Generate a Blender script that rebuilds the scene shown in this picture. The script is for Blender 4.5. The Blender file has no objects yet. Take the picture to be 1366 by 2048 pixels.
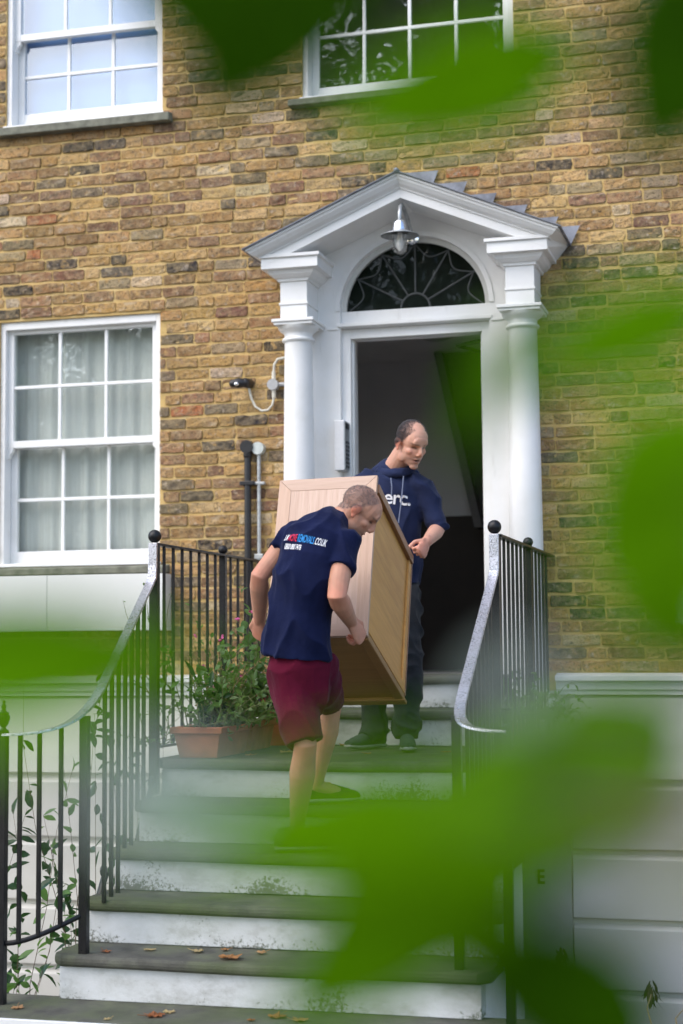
import bpy, bmesh, math, random
import numpy as np
from mathutils import Vector, Matrix, noise
from mathutils.bvhtree import BVHTree
random.seed(11)
R = math.radians
scene = bpy.context.scene
COL = scene.collection

# ------------------------------------------------------------------ camera
F_PX, CAM = 3300.0, np.array([2.10, -9.45, 0.506])
def cam_axes(yaw, pitch, roll):
    f = np.array([-math.sin(yaw)*math.cos(pitch), math.cos(yaw)*math.cos(pitch), math.sin(pitch)])
    r = np.array([math.cos(yaw), math.sin(yaw), 0.0]); u = np.cross(r, f)
    c, s = math.cos(roll), math.sin(roll)
    return c*r+s*u, -s*r+c*u, f
CR, CU, CF = cam_axes(R(15.202), R(4.9016), R(-0.439))
cd = bpy.data.cameras.new('camera'); cam = bpy.data.objects.new('camera', cd); COL.objects.link(cam)
cam.matrix_world = Matrix(((CR[0], CU[0], -CF[0], CAM[0]), (CR[1], CU[1], -CF[1], CAM[1]), (CR[2], CU[2], -CF[2], CAM[2]), (0, 0, 0, 1)))
cd.sensor_fit = 'VERTICAL'; cd.sensor_height = 36.0; cd.lens = F_PX/2048*36
cd.clip_start = 0.05; cd.clip_end = 3000
cd.dof.use_dof = True; cd.dof.focus_distance = 7.7; cd.dof.aperture_fstop = 1.8
cd.dof.aperture_blades = 0
scene.camera = cam
def ray(x, y): return CR*((x-683)/F_PX) - CU*((y-1024)/F_PX) + CF
def W(x, y, Y):
    v = ray(x, y); return Vector(CAM+v*((Y-CAM[1])/v[1]))
def WZ(x, y, Z):
    v = ray(x, y); return Vector(CAM+v*((Z-CAM[2])/v[2]))
def WD(x, y, d): return Vector(CAM+ray(x, y)*d)
def project(p):
    q = np.array(p)-CAM; z = q@CF
    return 683+F_PX*(q@CR)/z, 1024-F_PX*(q@CU)/z, z

# ------------------------------------------------------------------ world, sun, exposure
SUN_EL, SUN_AZ = R(48), R(-38)          # light comes from the upper left, in front of the house
world = bpy.data.worlds.new('World'); scene.world = world; world.use_nodes = True
nt = world.node_tree; nt.nodes.clear()
sky = nt.nodes.new('ShaderNodeTexSky'); sky.sky_type = 'NISHITA'; sky.sun_disc = False
sky.sun_elevation = SUN_EL; sky.sun_rotation = math.pi + SUN_AZ*-1
sky.air_density = 1.0; sky.dust_density = 2.0; sky.ozone_density = 1.0
bg = nt.nodes.new('ShaderNodeBackground'); bg.inputs['Strength'].default_value = 0.15
wo = nt.nodes.new('ShaderNodeOutputWorld')
nt.links.new(sky.outputs[0], bg.inputs[0]); nt.links.new(bg.outputs[0], wo.inputs[0])
sd = bpy.data.lights.new('sun', 'SUN'); sd.energy = 1.0; sd.angle = R(80); sd.color = (1.0, 0.98, 0.955)
sun = bpy.data.objects.new('sun', sd); COL.objects.link(sun)
sdir = Vector((math.sin(SUN_AZ)*math.cos(SUN_EL), -math.cos(SUN_AZ)*math.cos(SUN_EL), math.sin(SUN_EL)))
sun.rotation_euler = sdir.to_track_quat('Z', 'Y').to_euler(); sun.location = (-6, -12, 14)
vs = scene.view_settings
vs.view_transform = 'Standard'; vs.look = 'None'; vs.exposure = 1.25; vs.gamma = 1.0; vs.use_curve_mapping = False
scene.cycles.use_denoising = True
scene.cycles.max_bounces = 8; scene.cycles.transparent_max_bounces = 12
scene.cycles.sample_clamp_indirect = 6.0

# ------------------------------------------------------------------ helpers
class MB:
    """collects faces; build() links them as ONE mesh object"""
    def __init__(self): self.v = []; self.f = []
    def add(self, vs, fs):
        o = len(self.v); self.v += [tuple(p) for p in vs]; self.f += [tuple(i+o for i in f) for f in fs]
        return self
    def box(self, x0, x1, y0, y1, z0, z1):
        return self.add([(x0,y0,z0),(x1,y0,z0),(x1,y1,z0),(x0,y1,z0),(x0,y0,z1),(x1,y0,z1),(x1,y1,z1),(x0,y1,z1)],
                        [(3,2,1,0),(4,5,6,7),(0,1,5,4),(1,2,6,5),(2,3,7,6),(3,0,4,7)])
    def prism(self, poly, axis, a, b):
        """poly: 2D points in the plane normal to axis, swept from a to b"""
        def P(p, t):
            return {'x': (t, p[0], p[1]), 'y': (p[0], t, p[1]), 'z': (p[0], p[1], t)}[axis]
        n = len(poly)
        vs = [P(p, a) for p in poly]+[P(p, b) for p in poly]
        fs = [tuple(range(n)), tuple(range(2*n-1, n-1, -1))]
        fs += [(i, (i+1) % n, n+(i+1) % n, n+i) for i in range(n)]
        return self.add(vs, fs)
    def tube(self, pts, rad, side=None, n=14, round_=(True, True)):
        pts = [Vector(p) for p in pts]; m = len(pts)
        rad = [r if isinstance(r, (tuple, list)) else (r, r) for r in (rad if isinstance(rad, (list,)) else [rad]*m)]
        tang = []
        for i in range(m):
            t = pts[min(i+1, m-1)]-pts[max(i-1, 0)]; tang.append(t.normalized())
        rings = []
        s = Vector(side) if side is not None else (Vector((1, 0, 0)) if abs(tang[0].x) < .8 else Vector((0, 1, 0)))
        fr = []
        for i in range(m):
            t = tang[i]; a = s-t*s.dot(t)
            if a.length < 1e-4: a = t.orthogonal()
            a.normalize(); b = t.cross(a); fr.append((a, b))
            if side is None: s = a
        def ring(c, a, b, ra, rb): return [c+a*(ra*math.cos(2*math.pi*k/n))+b*(rb*math.sin(2*math.pi*k/n)) for k in range(n)]
        if round_[0]:
            r = min(rad[0])
            for k, (o, q) in enumerate(((.95, .3), (.8, .6), (.45, .9))): rings.append(ring(pts[0]-tang[0]*r*o, *fr[0], rad[0][0]*q, rad[0][1]*q))
        for i in range(m): rings.append(ring(pts[i], *fr[i], *rad[i]))
        if round_[1]:
            r = min(rad[-1])
            for o, q in ((.45, .9), (.8, .6), (.95, .3)): rings.append(ring(pts[-1]+tang[-1]*r*o, *fr[-1], rad[-1][0]*q, rad[-1][1]*q))
        vs = [p for rg in rings for p in rg]; k = len(rings)
        fs = [tuple(range(n-1, -1, -1)), tuple(range((k-1)*n, k*n))]
        for j in range(k-1):
            for i in range(n):
                fs.append((j*n+i, j*n+(i+1) % n, (j+1)*n+(i+1) % n, (j+1)*n+i))
        return self.add(vs, fs)
    def lathe(self, cx, cy, prof, n=24, caps=True):
        k = len(prof); vs = []
        for r, z in prof: vs += [(cx+r*math.cos(2*math.pi*i/n), cy+r*math.sin(2*math.pi*i/n), z) for i in range(n)]
        fs = [(j*n+i, j*n+(i+1) % n, (j+1)*n+(i+1) % n, (j+1)*n+i) for j in range(k-1) for i in range(n)]
        if caps: fs += [tuple(range(n-1, -1, -1)), tuple(range((k-1)*n, k*n))]
        return self.add(vs, fs)
    def ell(self, c, r, M=None, n=16, k=10):
        c = Vector(c); M = M or Matrix.Identity(3); vs = []
        for j in range(1, k):
            ph = math.pi*j/k
            for i in range(n):
                th = 2*math.pi*i/n
                vs.append(c+M@Vector((r[0]*math.sin(ph)*math.cos(th), r[1]*math.sin(ph)*math.sin(th), r[2]*math.cos(ph))))
        vs += [c+M@Vector((0, 0, r[2])), c+M@Vector((0, 0, -r[2]))]
        fs = [(j*n+i, (j+1)*n+i, (j+1)*n+(i+1) % n, j*n+(i+1) % n) for j in range(k-2) for i in range(n)]
        a, b = len(vs)-2, len(vs)-1
        fs += [(a, i, (i+1) % n) for i in range(n)]+[(b, (k-2)*n+(i+1) % n, (k-2)*n+i) for i in range(n)]
        return self.add(vs, fs)
    def loft(self, loops):
        n = len(loops[0]); vs = [p for l in loops for p in l]; k = len(loops)
        fs = [(j*n+i, j*n+(i+1) % n, (j+1)*n+(i+1) % n, (j+1)*n+i) for j in range(k-1) for i in range(n)]
        fs += [tuple(range(n-1, -1, -1)), tuple(range((k-1)*n, k*n))]
        return self.add(vs, fs)
    def mesh(self, name):
        me = bpy.data.meshes.new(name); me.from_pydata(self.v, [], self.f); me.update(); return me
    def build(self, name, mat, parent=None, smooth=False, bevel=0, fix=True):
        me = self.mesh(name)
        if fix:
            bm = bmesh.new(); bm.from_mesh(me); bmesh.ops.recalc_face_normals(bm, faces=bm.faces); bm.to_mesh(me); bm.free()
        return link(name, me, mat, parent, smooth, bevel)
def link(name, me, mat, parent=None, smooth=False, bevel=0):
    o = bpy.data.objects.new(name, me); COL.objects.link(o)
    if mat is not None and not me.materials: me.materials.append(mat)
    if smooth:
        me.polygons.foreach_set('use_smooth', [True]*len(me.polygons))
        if smooth != 'full': o.modifiers.new('e', 'EDGE_SPLIT').split_angle = R(48)
    if bevel:
        b = o.modifiers.new('bevel', 'BEVEL'); b.width = bevel; b.segments = 2; b.limit_method = 'ANGLE'; b.angle_limit = R(40)
    if parent is not None: attach(o, parent)
    return o
def attach(o, parent):
    o.parent = parent
    o.matrix_parent_inverse = world_m(parent).inverted()
def world_m(o):
    m = o.matrix_basis.copy()
    if o.parent: m = world_m(o.parent) @ o.matrix_parent_inverse @ m
    return m
def tag(o, label=None, cat=None, group=None, kind=None):
    if label: o['label'] = label
    if cat: o['category'] = cat
    if group: o['group'] = group
    if kind: o['kind'] = kind
    return o
def empty(name, loc, label, cat, group=None):
    o = bpy.data.objects.new(name, None); COL.objects.link(o); o.location = loc; o.empty_display_size = .1
    return tag(o, label, cat, group)
def struct(o): o['kind'] = 'structure'; return o
def remesh(mb, voxel, it=4, fac=.5):
    """union of overlapping closed shapes as one continuous skin"""
    me = mb.mesh('tmp'); o = bpy.data.objects.new('tmp', me); COL.objects.link(o)
    m = o.modifiers.new('r', 'REMESH'); m.mode = 'VOXEL'; m.voxel_size = voxel; m.adaptivity = 0
    if it:
        s = o.modifiers.new('s', 'SMOOTH'); s.factor = fac; s.iterations = it
    dg = bpy.context.evaluated_depsgraph_get()
    out = bpy.data.meshes.new_from_object(o.evaluated_get(dg))
    bpy.data.objects.remove(o); bpy.data.meshes.remove(me)
    return out

# ------------------------------------------------------------------ materials
def lin(r, g, b):
    f = lambda c: (c/255/12.92) if c/255 <= .04045 else ((c/255+.055)/1.055)**2.4
    return (f(r), f(g), f(b), 1.0)
class NT:
    def __init__(self, name):
        self.m = bpy.data.materials.new(name); self.m.use_nodes = True; self.t = self.m.node_tree; self.t.nodes.clear()
        self.out = self.t.nodes.new('ShaderNodeOutputMaterial')
    def n(self, typ, **kw):
        nd = self.t.nodes.new('ShaderNode'+typ)
        for k, v in kw.items():
            if k.startswith('i_'):
                key = k[2:]; key = int(key) if key.isdigit() else key.replace('_', ' ')
                self.set(nd, key, v)
            else: setattr(nd, k, v)
        return nd
    def set(self, nd, key, v):
        if hasattr(v, 'is_linked') or isinstance(v, bpy.types.NodeSocket): self.t.links.new(v, nd.inputs[key])
        else: nd.inputs[key].default_value = v
    def pos(self, obj=False):
        return self.n('TexCoord').outputs['Object'] if obj else self.n('NewGeometry').outputs['Position']
    def map(self, vec, scale=(1, 1, 1), rot=(0, 0, 0)):
        return self.n('Mapping', i_Vector=vec, i_Scale=scale, i_Rotation=rot).outputs[0]
    def noise(self, vec, scale, detail=4, rough=.55):
        return self.n('TexNoise', i_Vector=vec, i_Scale=scale, i_Detail=detail, i_Roughness=rough).outputs[0]
    def ramp(self, fac, stops):
        r = self.n('ValToRGB', i_Fac=fac); e = r.color_ramp.elements
        while len(e) > len(stops): e.remove(e[-1])
        while len(e) < len(stops): e.new(.5)
        for el, (p, c) in zip(e, stops): el.position = p; el.color = c if len(c) == 4 else (*c, 1)
        return r.outputs[0]
    def mix(self, fac, a, b, mode='MIX'):
        n = self.n('Mix', data_type='RGBA', blend_type=mode)
        self.set(n, 0, fac); self.set(n, 6, a); self.set(n, 7, b)
        return n.outputs[2]
    def math(self, op, a, b=0.0, clamp=False):
        n = self.n('Math', operation=op, use_clamp=clamp); self.set(n, 0, a); self.set(n, 1, b); return n.outputs[0]
    def bump(self, h, strength=.3, dist=.01):
        return self.n('Bump', i_Height=h, i_Strength=strength, i_Distance=dist).outputs[0]
    def bsdf(self, color, rough=.6, normal=None, metal=0., spec=.5, **kw):
        p = self.n('BsdfPrincipled')
        self.set(p, 'Base Color', color); self.set(p, 'Roughness', rough); self.set(p, 'Metallic', metal); self.set(p, 'Specular IOR Level', spec)
        if normal is not None: self.set(p, 'Normal', normal)
        for k, v in kw.items(): self.set(p, k, v)
        self.t.links.new(p.outputs[0], self.out.inputs[0]); return p
def grey(v): return (v, v, v, 1)
def simple(name, col, rough=.6, var=.12, scale=30, bump=.15, dist=.004, metal=0., spec=.5, obj=False, **kw):
    m = NT(name); p = m.pos(obj); n = m.noise(p, scale)
    dark = tuple(c*(1-var) for c in col[:3])+(1,); lite = tuple(min(1, c*(1+var)) for c in col[:3])+(1,)
    c = m.ramp(n, [(.3, dark), (.7, lite)])
    m.bsdf(c, rough, m.bump(m.noise(p, scale*4), bump, dist), metal, spec, **kw); return m.m

def brick_mat(use_attr):
    m = NT('stock_brick'); p = m.pos()
    base = m.n('Attribute', attribute_name='col').outputs['Color'] if use_attr else m.n('ObjectInfo').outputs['Color']
    n1 = m.noise(p, 22, 6, .65); n2 = m.noise(p, 75, 5, .7); n3 = m.noise(m.map(p, (1, 1, 2.2)), 9, 3)
    c = m.mix(m.ramp(n1, [(.38, grey(0)), (.66, grey(.8))]), base, m.mix(.6, base, (.50, .38, .21, 1)))
    c = m.mix(m.ramp(m.noise(p, 30, 4, .6), [(.54, grey(0)), (.66, grey(.7))]), c, m.ramp(m.noise(p, 17, 2), [(.42, (.30, .19, .13)), (.5, (.42, .27, .10)), (.6, (.50, .42, .34))]))
    c = m.mix(m.ramp(n2, [(.34, grey(.9)), (.47, grey(0))]), c, (.07, .055, .036, 1))
    c = m.mix(m.ramp(m.noise(m.map(p, (1, 1, 1.5)), 13, 5, .7), [(.52, grey(0)), (.64, grey(.55))]), c, (.16, .125, .085, 1))
    c = m.mix(m.ramp(n3, [(.60, grey(0)), (.75, grey(.55))]), c, (.52, .44, .32, 1))
    c = m.mix(m.ramp(m.noise(p, 3.1, 5), [(.55, grey(0)), (.8, grey(.35))]), c, (.13, .10, .065, 1))
    c = m.mix(m.ramp(m.noise(p, 15, 6, .72), [(.56, grey(0)), (.68, grey(.65))]), c, lin(188, 152, 94))
    h = m.math('ADD', m.math('MULTIPLY', n1, .7), m.math('MULTIPLY', n2, .5))
    m.bsdf(c, .9, m.bump(h, 1.0, .016), spec=.2); return m.m
def mortar_mat():
    m = NT('lime_mortar'); p = m.pos(); n1 = m.noise(p, 8, 5); n2 = m.noise(p, 90, 5, .7)
    c = m.ramp(n1, [(.25, lin(172, 144, 94)), (.5, lin(202, 172, 114)), (.8, lin(216, 194, 144))])
    c = m.mix(m.ramp(n2, [(.3, grey(.5)), (.42, grey(0))]), c, lin(120, 94, 56))
    m.bsdf(c, .95, m.bump(n2, .7, .006), spec=.15); return m.m
def white_mat(name='white_gloss_paint', col=(.80, .80, .79), rough=.45, dirt=.10, scale=6):
    m = NT(name); p = m.pos(); n = m.noise(p, scale, 6, .6); n2 = m.noise(m.map(p, (1, 1, .25)), 24, 5)
    c = m.mix(m.ramp(n, [(.45, grey(0)), (.8, grey(dirt*4))]), (*col, 1), (col[0]*.80, col[1]*.79, col[2]*.73, 1))
    c = m.mix(m.ramp(n2, [(.62, grey(0)), (.8, grey(dirt*3))]), c, (.45, .43, .38, 1))
    m.bsdf(c, rough, m.bump(m.noise(p, 45, 3), .10, .004), spec=.4); return m.m
def riser_mat():
    m = NT('old_white_masonry_paint'); g = m.pos(); p = g
    n = m.noise(m.map(p, (1, 1, 1.6)), 5, 7, .65); sp = m.noise(p, 60, 5, .75); sp2 = m.noise(p, 14, 5, .6)
    sz = m.n('SeparateXYZ', i_Vector=g).outputs[2]
    # height inside a riser: splash-back algae sits along the foot of each one
    hh = m.math('MODULO', m.math('ADD', sz, .92+1.84), .184); foot = m.n('MapRange', i_0=hh, i_1=0., i_2=.085, i_3=1., i_4=0.).outputs[0]
    c = m.ramp(n, [(.3, (.40, .40, .37)), (.5, (.62, .63, .62)), (.75, (.74, .75, .76))])
    k = m.math('ADD', m.math('MULTIPLY', foot, .20), m.math('MULTIPLY', m.math('SUBTRACT', m.noise(p, 2.3, 3), .56), 1.1))
    fac = m.ramp(m.math('ADD', sp, k), [(.64, grey(0)), (.76, grey(.8))])
    c = m.mix(fac, c, m.ramp(sp2, [(.4, (.055, .06, .03)), (.7, (.12, .12, .08))]))
    m.bsdf(c, .8, m.bump(m.noise(p, 70, 4), .35, .006), spec=.25); return m.m
def stone_mat():
    m = NT('york_stone'); p = m.pos(); n = m.noise(p, 7, 6, .6); n2 = m.noise(p, 110, 4, .7); n3 = m.noise(p, 3.5, 4)
    c = m.ramp(n, [(.3, lin(62, 62, 56)), (.55, lin(92, 91, 83)), (.8, lin(126, 124, 114))])
    c = m.mix(m.ramp(n3, [(.42, grey(0)), (.62, grey(.6))]), c, (.065, .088, .025, 1))
    c = m.mix(m.ramp(n2, [(.66, grey(0)), (.78, grey(.7))]), c, (.50, .49, .45, 1))
    m.bsdf(c, .8, m.bump(m.math('ADD', n, n2), .5, .008), spec=.3); return m.m
def iron_mat():
    m = NT('black_iron_paint'); p = m.pos(); n = m.noise(p, 120, 4, .7); n2 = m.noise(p, 18, 4)
    c = m.ramp(n2, [(.3, (.006, .006, .007)), (.7, (.013, .013, .015))])
    m.bsdf(c, m.ramp(n, [(.3, grey(.25)), (.7, grey(.45))]), m.bump(n, .35, .003), spec=.32); return m.m
def cloth_mat(name, col, var=.18):
    m = NT(name); p = m.pos(); n = m.noise(p, 9, 4); n2 = m.noise(p, 420, 2)
    c = m.ramp(n, [(.3, tuple(x*(1-var) for x in col)), (.7, tuple(x*(1+var) for x in col))])
    m.bsdf(c, .92, m.bump(m.math('ADD', m.noise(p, 26, 4, .6), m.math('MULTIPLY', n2, .25)), .35, .012), spec=.08, **{'Sheen Weight': .06, 'Sheen Roughness': .4}); return m.m
def skin_mat():
    m = NT('skin'); p = m.pos(); a = m.n('Attribute', attribute_name='col').outputs['Color']
    n = m.noise(p, 45, 5, .6)
    c = m.mix(m.ramp(n, [(.35, grey(0)), (.75, grey(.22))]), a, m.mix(1.0, a, (1.0, .72, .66, 1), 'MULTIPLY'))
    m.bsdf(c, .5, m.bump(m.noise(p, 260, 3), .18, .003), spec=.35, **{'Subsurface Weight': .12, 'Subsurface Radius': (.012, .004, .002)}); return m.m
def wood_mat(name, a, b, axis, rough=.38, strips=0):
    """planks: grain stretched along one local axis, each glued stave a slightly different tone"""
    m = NT(name); p = m.pos(True); sc = [28, 28, 28]; sc['xyz'.index(axis)] = 1.6
    n = m.noise(m.map(p, tuple(sc)), 1.6, 6, .6); n2 = m.noise(m.map(p, tuple(s*3 for s in sc)), 2.2, 4)
    c = m.ramp(n, [(.3, a), (.7, b)])
    c = m.mix(m.ramp(n2, [(.55, grey(0)), (.75, grey(.35))]), c, tuple(x*.55 for x in a[:3])+(1,))
    if strips:
        s = m.n('SeparateXYZ', i_Vector=p).outputs['xyz'.index('z' if axis != 'z' else 'y') if strips > 0 else 0]
        wn = m.n('TexWhiteNoise', noise_dimensions='1D', i_W=m.math('FLOOR', m.math('MULTIPLY', s, abs(strips)))).outputs[0]
        c = m.mix(m.math('MULTIPLY', wn, .45), c, tuple(min(1, x*1.5) for x in b[:3])+(1,))
    m.bsdf(c, rough, m.bump(n, .12, .003), spec=.45); return m.m
def leaf_mat(name, col, trans, rough=.38, spec=.4):
    m = NT(name); p = m.pos(); n = m.noise(p, 30, 4)
    oi = m.n('ObjectInfo').outputs['Random']
    c = m.ramp(n, [(.3, tuple(x*.75 for x in col)), (.7, tuple(min(1, x*1.25) for x in col))])
    pr = m.bsdf(c, rough, m.bump(m.noise(p, 160, 3), .2, .003), spec=spec)
    tr = m.n('BsdfTranslucent', i_Color=(*trans, 1)); mx = m.n('MixShader', i_Fac=.42)
    m.t.links.new(pr.outputs[0], mx.inputs[1]); m.t.links.new(tr.outputs[0], mx.inputs[2]); m.t.links.new(mx.outputs[0], m.out.inputs[0]); return m.m
def glass_mat(name='window_glass', tint=(.93, .96, .95), boost=1.9):
    m = NT(name); p = m.pos()
    nb = m.bump(m.noise(p, 5, 2), .03, .05)
    fc = m.n('LayerWeight', i_Blend=.5, i_Normal=nb).outputs['Facing']
    fr = m.math('ADD', .04, m.math('MULTIPLY', m.math('POWER', fc, 5.0), .9))
    g = m.n('BsdfGlossy', i_Color=(1, 1, 1, 1), i_Roughness=.015, i_Normal=nb); t = m.n('BsdfTransparent', i_Color=(*tint, 1))
    mx = m.n('MixShader', i_Fac=m.math('MULTIPLY', fr, boost, True))
    m.t.links.new(t.outputs[0], mx.inputs[1]); m.t.links.new(g.outputs[0], mx.inputs[2]); m.t.links.new(mx.outputs[0], m.out.inputs[0]); return m.m

BRICK_O, BRICK_A, MORTAR = brick_mat(False), brick_mat(True), mortar_mat()
WHITE = white_mat(); STUCCO = white_mat('cream_stucco', (.66, .65, .59), .8, .09, 3); RISER = riser_mat(); STONE = stone_mat(); IRON = iron_mat()
LEAD = simple('lead_sheet', (.20, .21, .24, 1), .55, .35, 14, .3, .006, .2)
SILLSTONE = simple('weathered_stone_sill', (.17, .17, .13, 1), .9, .4, 12, .5, .008)
GLASS = glass_mat(); DARKPAINT = simple('grey_door_paint', (.34, .34, .31, 1), .6, .12, 5)
CHROME = simple('polished_chrome', (.75, .76, .78, 1), .16, .1, 20, .03, .002, 1.0)
GALV = simple('galvanised_steel', (.42, .44, .45, 1), .38, .2, 40, .1, .002, .6)
BLACKPLASTIC = simple('black_plastic', (.015, .015, .018, 1), .35, .2, 40, .05)
GREYPLASTIC = simple('grey_plastic', (.38, .39, .40, 1), .5, .1, 40, .05)
CABLE = simple('white_cable', (.62, .60, .52, 1), .55, .15, 40, .05)

# ------------------------------------------------------------------ ground
ASPHALT = simple('asphalt', (.05, .05, .052, 1), .9, .3, 60, .5, .006)
PAVING = simple('pavement_slab', (.20, .19, .17, 1), .9, .25, 9, .4, .006)
mb = MB(); mb.box(-400, 400, -400, -3.36, -1.3, -1.19)
struct(mb.build('ground', ASPHALT))
mb = MB(); mb.box(-30, 30, -5.3, -3.361, -1.25, -1.05); struct(mb.build('pavement', PAVING, bevel=.01))
mb = MB(); mb.box(-30, 30, -11.6, -8.1, -1.25, -1.05); struct(mb.build('far_pavement', PAVING, bevel=.01))
mb = MB(); mb.box(-30, 30, -8.1, -5.3, -1.19, -1.186); struct(mb.build('road', simple('road_asphalt', (.045, .045, .047, 1), .9, .3, 80, .5, .006)))
mb = MB()
mb.box(-5, -.93, -3.05, .5, -2.45, -2.3); mb.box(.93, 5, -3.05, .5, -2.45, -2.3)
struct(mb.build('lightwell_floor', PAVING))
mb = MB(); mb.box(-5, 5, -3.34, -3.06, -2.45, -.97)
struct(mb.build('lightwell_retaining_wall', STUCCO))

# ------------------------------------------------------------------ the house
house = empty('brick_house', (0, 0, -1.05), 'tall yellow stock brick terraced house with white sash windows and stone steps', 'house')
ZB = .385; PITCH = .075
openings = [(-2.716, -1.624, 1.06, 2.625), (1.60, 2.69, 1.06, 2.625), (-2.690, -1.610, 3.885, 5.5), (-.700, .610, 3.885, 5.5)]
holes = openings+[(-.70, .70, -1, 2.70), (-.45, .45, 2.70, 2.99)]
wall_mb = MB()
# mortar bed as slabs between the openings
xs = sorted({-4.3, 4.0, *[h[0] for h in holes], *[h[1] for h in holes]}); zs = sorted({ZB-.1, 6.3, *[max(h[2], ZB-.1) for h in holes], *[h[3] for h in holes]})
cells = {}
for i in range(len(xs)-1):
    for j in range(len(zs)-1):
        cx, cz = (xs[i]+xs[i+1])/2, (zs[j]+zs[j+1])/2
        cells[i, j] = not any(h[0] < cx < h[1] and h[2] < cz < h[3] for h in holes)
for (i, j), on in cells.items():
    if not on: continue
    x0, x1, z0, z1 = xs[i], xs[i+1], zs[j], zs[j+1]
    wall_mb.add([(x0, 0, z0), (x1, 0, z0), (x1, 0, z1), (x0, 0, z1)], [(0, 1, 2, 3)])
    for di, dj, q in ((-1, 0, [(x0, 0, z0), (x0, 0, z1), (x0, .34, z1), (x0, .34, z0)]), (1, 0, [(x1, 0, z1), (x1, 0, z0), (x1, .34, z0), (x1, .34, z1)]),
                      (0, -1, [(x1, 0, z0), (x0, 0, z0), (x0, .34, z0), (x1, .34, z0)]), (0, 1, [(x0, 0, z1), (x1, 0, z1), (x1, .34, z1), (x0, .34, z1)])):
        if not cells.get((i+di, j+dj), False): wall_mb.add(q, [(0, 1, 2, 3)])
    wall_mb.add([(x0, .34, z0), (x0, .34, z1), (x1, .34, z1), (x1, .34, z0)], [(0, 1, 2, 3)])
brick_wall = wall_mb.build('brick_wall', MORTAR, house, fix=False)

PAL = [((172, 142, 94), 18), ((160, 130, 84), 17), ((146, 118, 80), 15), ((184, 158, 112), 10), ((132, 106, 76), 11), ((146, 114, 88), 9),
       ((124, 98, 80), 8), ((112, 82, 70), 5), ((160, 102, 68), 1.5), ((74, 72, 68), 7), ((48, 48, 53), 5), ((104, 96, 82), 8), ((190, 176, 150), 4), ((142, 130, 106), 8)]
pw = [w for _, w in PAL]
def brick_colour():
    c = lin(*random.choices([c for c, _ in PAL], pw)[0]); k = random.uniform(.85, 1.2)
    return (c[0]*k*1.05, c[1]*k*random.uniform(.90, 1.0), c[2]*k*random.uniform(.74, .98), 1)
def brick_geo(w, h, rnd):
    """front face of a hand-made brick: worn arrises, uneven face; 40 faces or so"""
    nx = 5 if w > .15 else 3; D0 = -.0055; vs = []; fs = []
    us = [0, .05/w*.2, *[i/(nx-1) for i in range(1, nx-1)], 1-.05/w*.2, 1]; vv = [0, .12, .5, .88, 1]
    for j, b in enumerate(vv):
        for i, a in enumerate(us):
            edge = i in (0, len(us)-1) or j in (0, len(vv)-1)
            k_ = 1.0 if edge else .5; x = (a-.5)*w+rnd.uniform(-.0032, .0032)*k_; z = (b-.5)*h+rnd.uniform(-.0032, .0032)*k_
            if edge and ((i in (0, len(us)-1)) and (j in (0, len(vv)-1))): x *= 1-.006/w*rnd.uniform(.2, 2); z *= 1-.004/h*rnd.uniform(.2, 2)
            y = (D0*.72 if edge else D0)+rnd.uniform(-.002, .002)
            if not edge and rnd.random() < .10: y += rnd.uniform(.002, .006)
            vs.append((x, y, z))
    m, n = len(us), len(vv)
    for j in range(n-1):
        for i in range(m-1): fs.append((j*m+i, j*m+i+1, (j+1)*m+i+1, (j+1)*m+i))
    o = len(vs)
    rim = [(0, i) for i in range(m)]+[(j, m-1) for j in range(1, n)]+[(n-1, i) for i in range(m-2, -1, -1)]+[(j, 0) for j in range(n-2, 0, -1)]
    for j, i in rim: x, y, z = vs[j*m+i]; vs.append((x, .012, z))
    k = len(rim)
    for q in range(k):
        a, b = rim[q], rim[(q+1) % k]
        fs.append((b[0]*m+b[1], a[0]*m+a[1], o+q, o+(q+1) % k))
    return vs, fs
rb = random.Random(5)
whole = {}
for kind, w in (('s', .208), ('h', .098)):
    whole[kind] = []
    for q in range(10):
        v, f = brick_geo(w, .0595, rb); me = bpy.data.meshes.new('brick'); me.from_pydata(v, [], f); me.update(); me.materials.append(BRICK_O); whole[kind].append(me)
bricks = []
zc = ZB; row = 0
while zc < 6.2:
    z0, z1 = zc, zc+PITCH; zm = (z0+z1)/2
    spans = [(-4.3, 4.0)]
    for h in holes:
        if h[2]-.02 < zm < h[3]+.0:
            ns = []
            for a, b in spans:
                if h[1] <= a or h[0] >= b: ns.append((a, b)); continue
                if h[0] > a: ns.append((a, h[0]))
                if h[1] < b: ns.append((h[1], b))
            spans = ns
    x = -4.6+rb.uniform(0, .12)+(row % 2)*.11
    seq = []; c = 0
    while x < 4.2:
        # a loose Flemish bond: long runs of stretchers with headers between
        k = 'h' if (c % 2 == 1 and rb.random() < (.62 if zc < 2.6 else .38)) else 's'
        w = (.208 if k == 's' else .098)*rb.uniform(.96, 1.04); seq.append((x, x+w, k)); x += w+.0095*rb.uniform(.7, 1.3); c += 1
    for a, b in spans:
        for s0, s1, k in seq:
            l, r = max(s0, a+.003), min(s1, b-.003)
            if r-l < .03: continue
            bricks.append(((l+r)/2, zm+rb.uniform(-.0018, .0018)+.004*noise.noise(Vector(((l+r)*.35, row*.37, 0))), r-l, k if abs((r-l)-(s1-s0)) < 1e-6 else None))
    zc += PITCH; row += 1
def rank(b):
    px, py, d = project((b[0], 0, b[1])); return d if (0 < px < 1366 and 0 < py < 2048) else 1e6
order = sorted(range(len(bricks)), key=lambda i: rank(bricks[i]) if bricks[i][3] and not (bricks[i][1] < .95 and bricks[i][0] < .7) and not (abs(bricks[i][0]) < .95 and bricks[i][1] < 3.2) else 2e6)
single = set(order[:300])
fv, ff, fc = [], [], []
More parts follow.
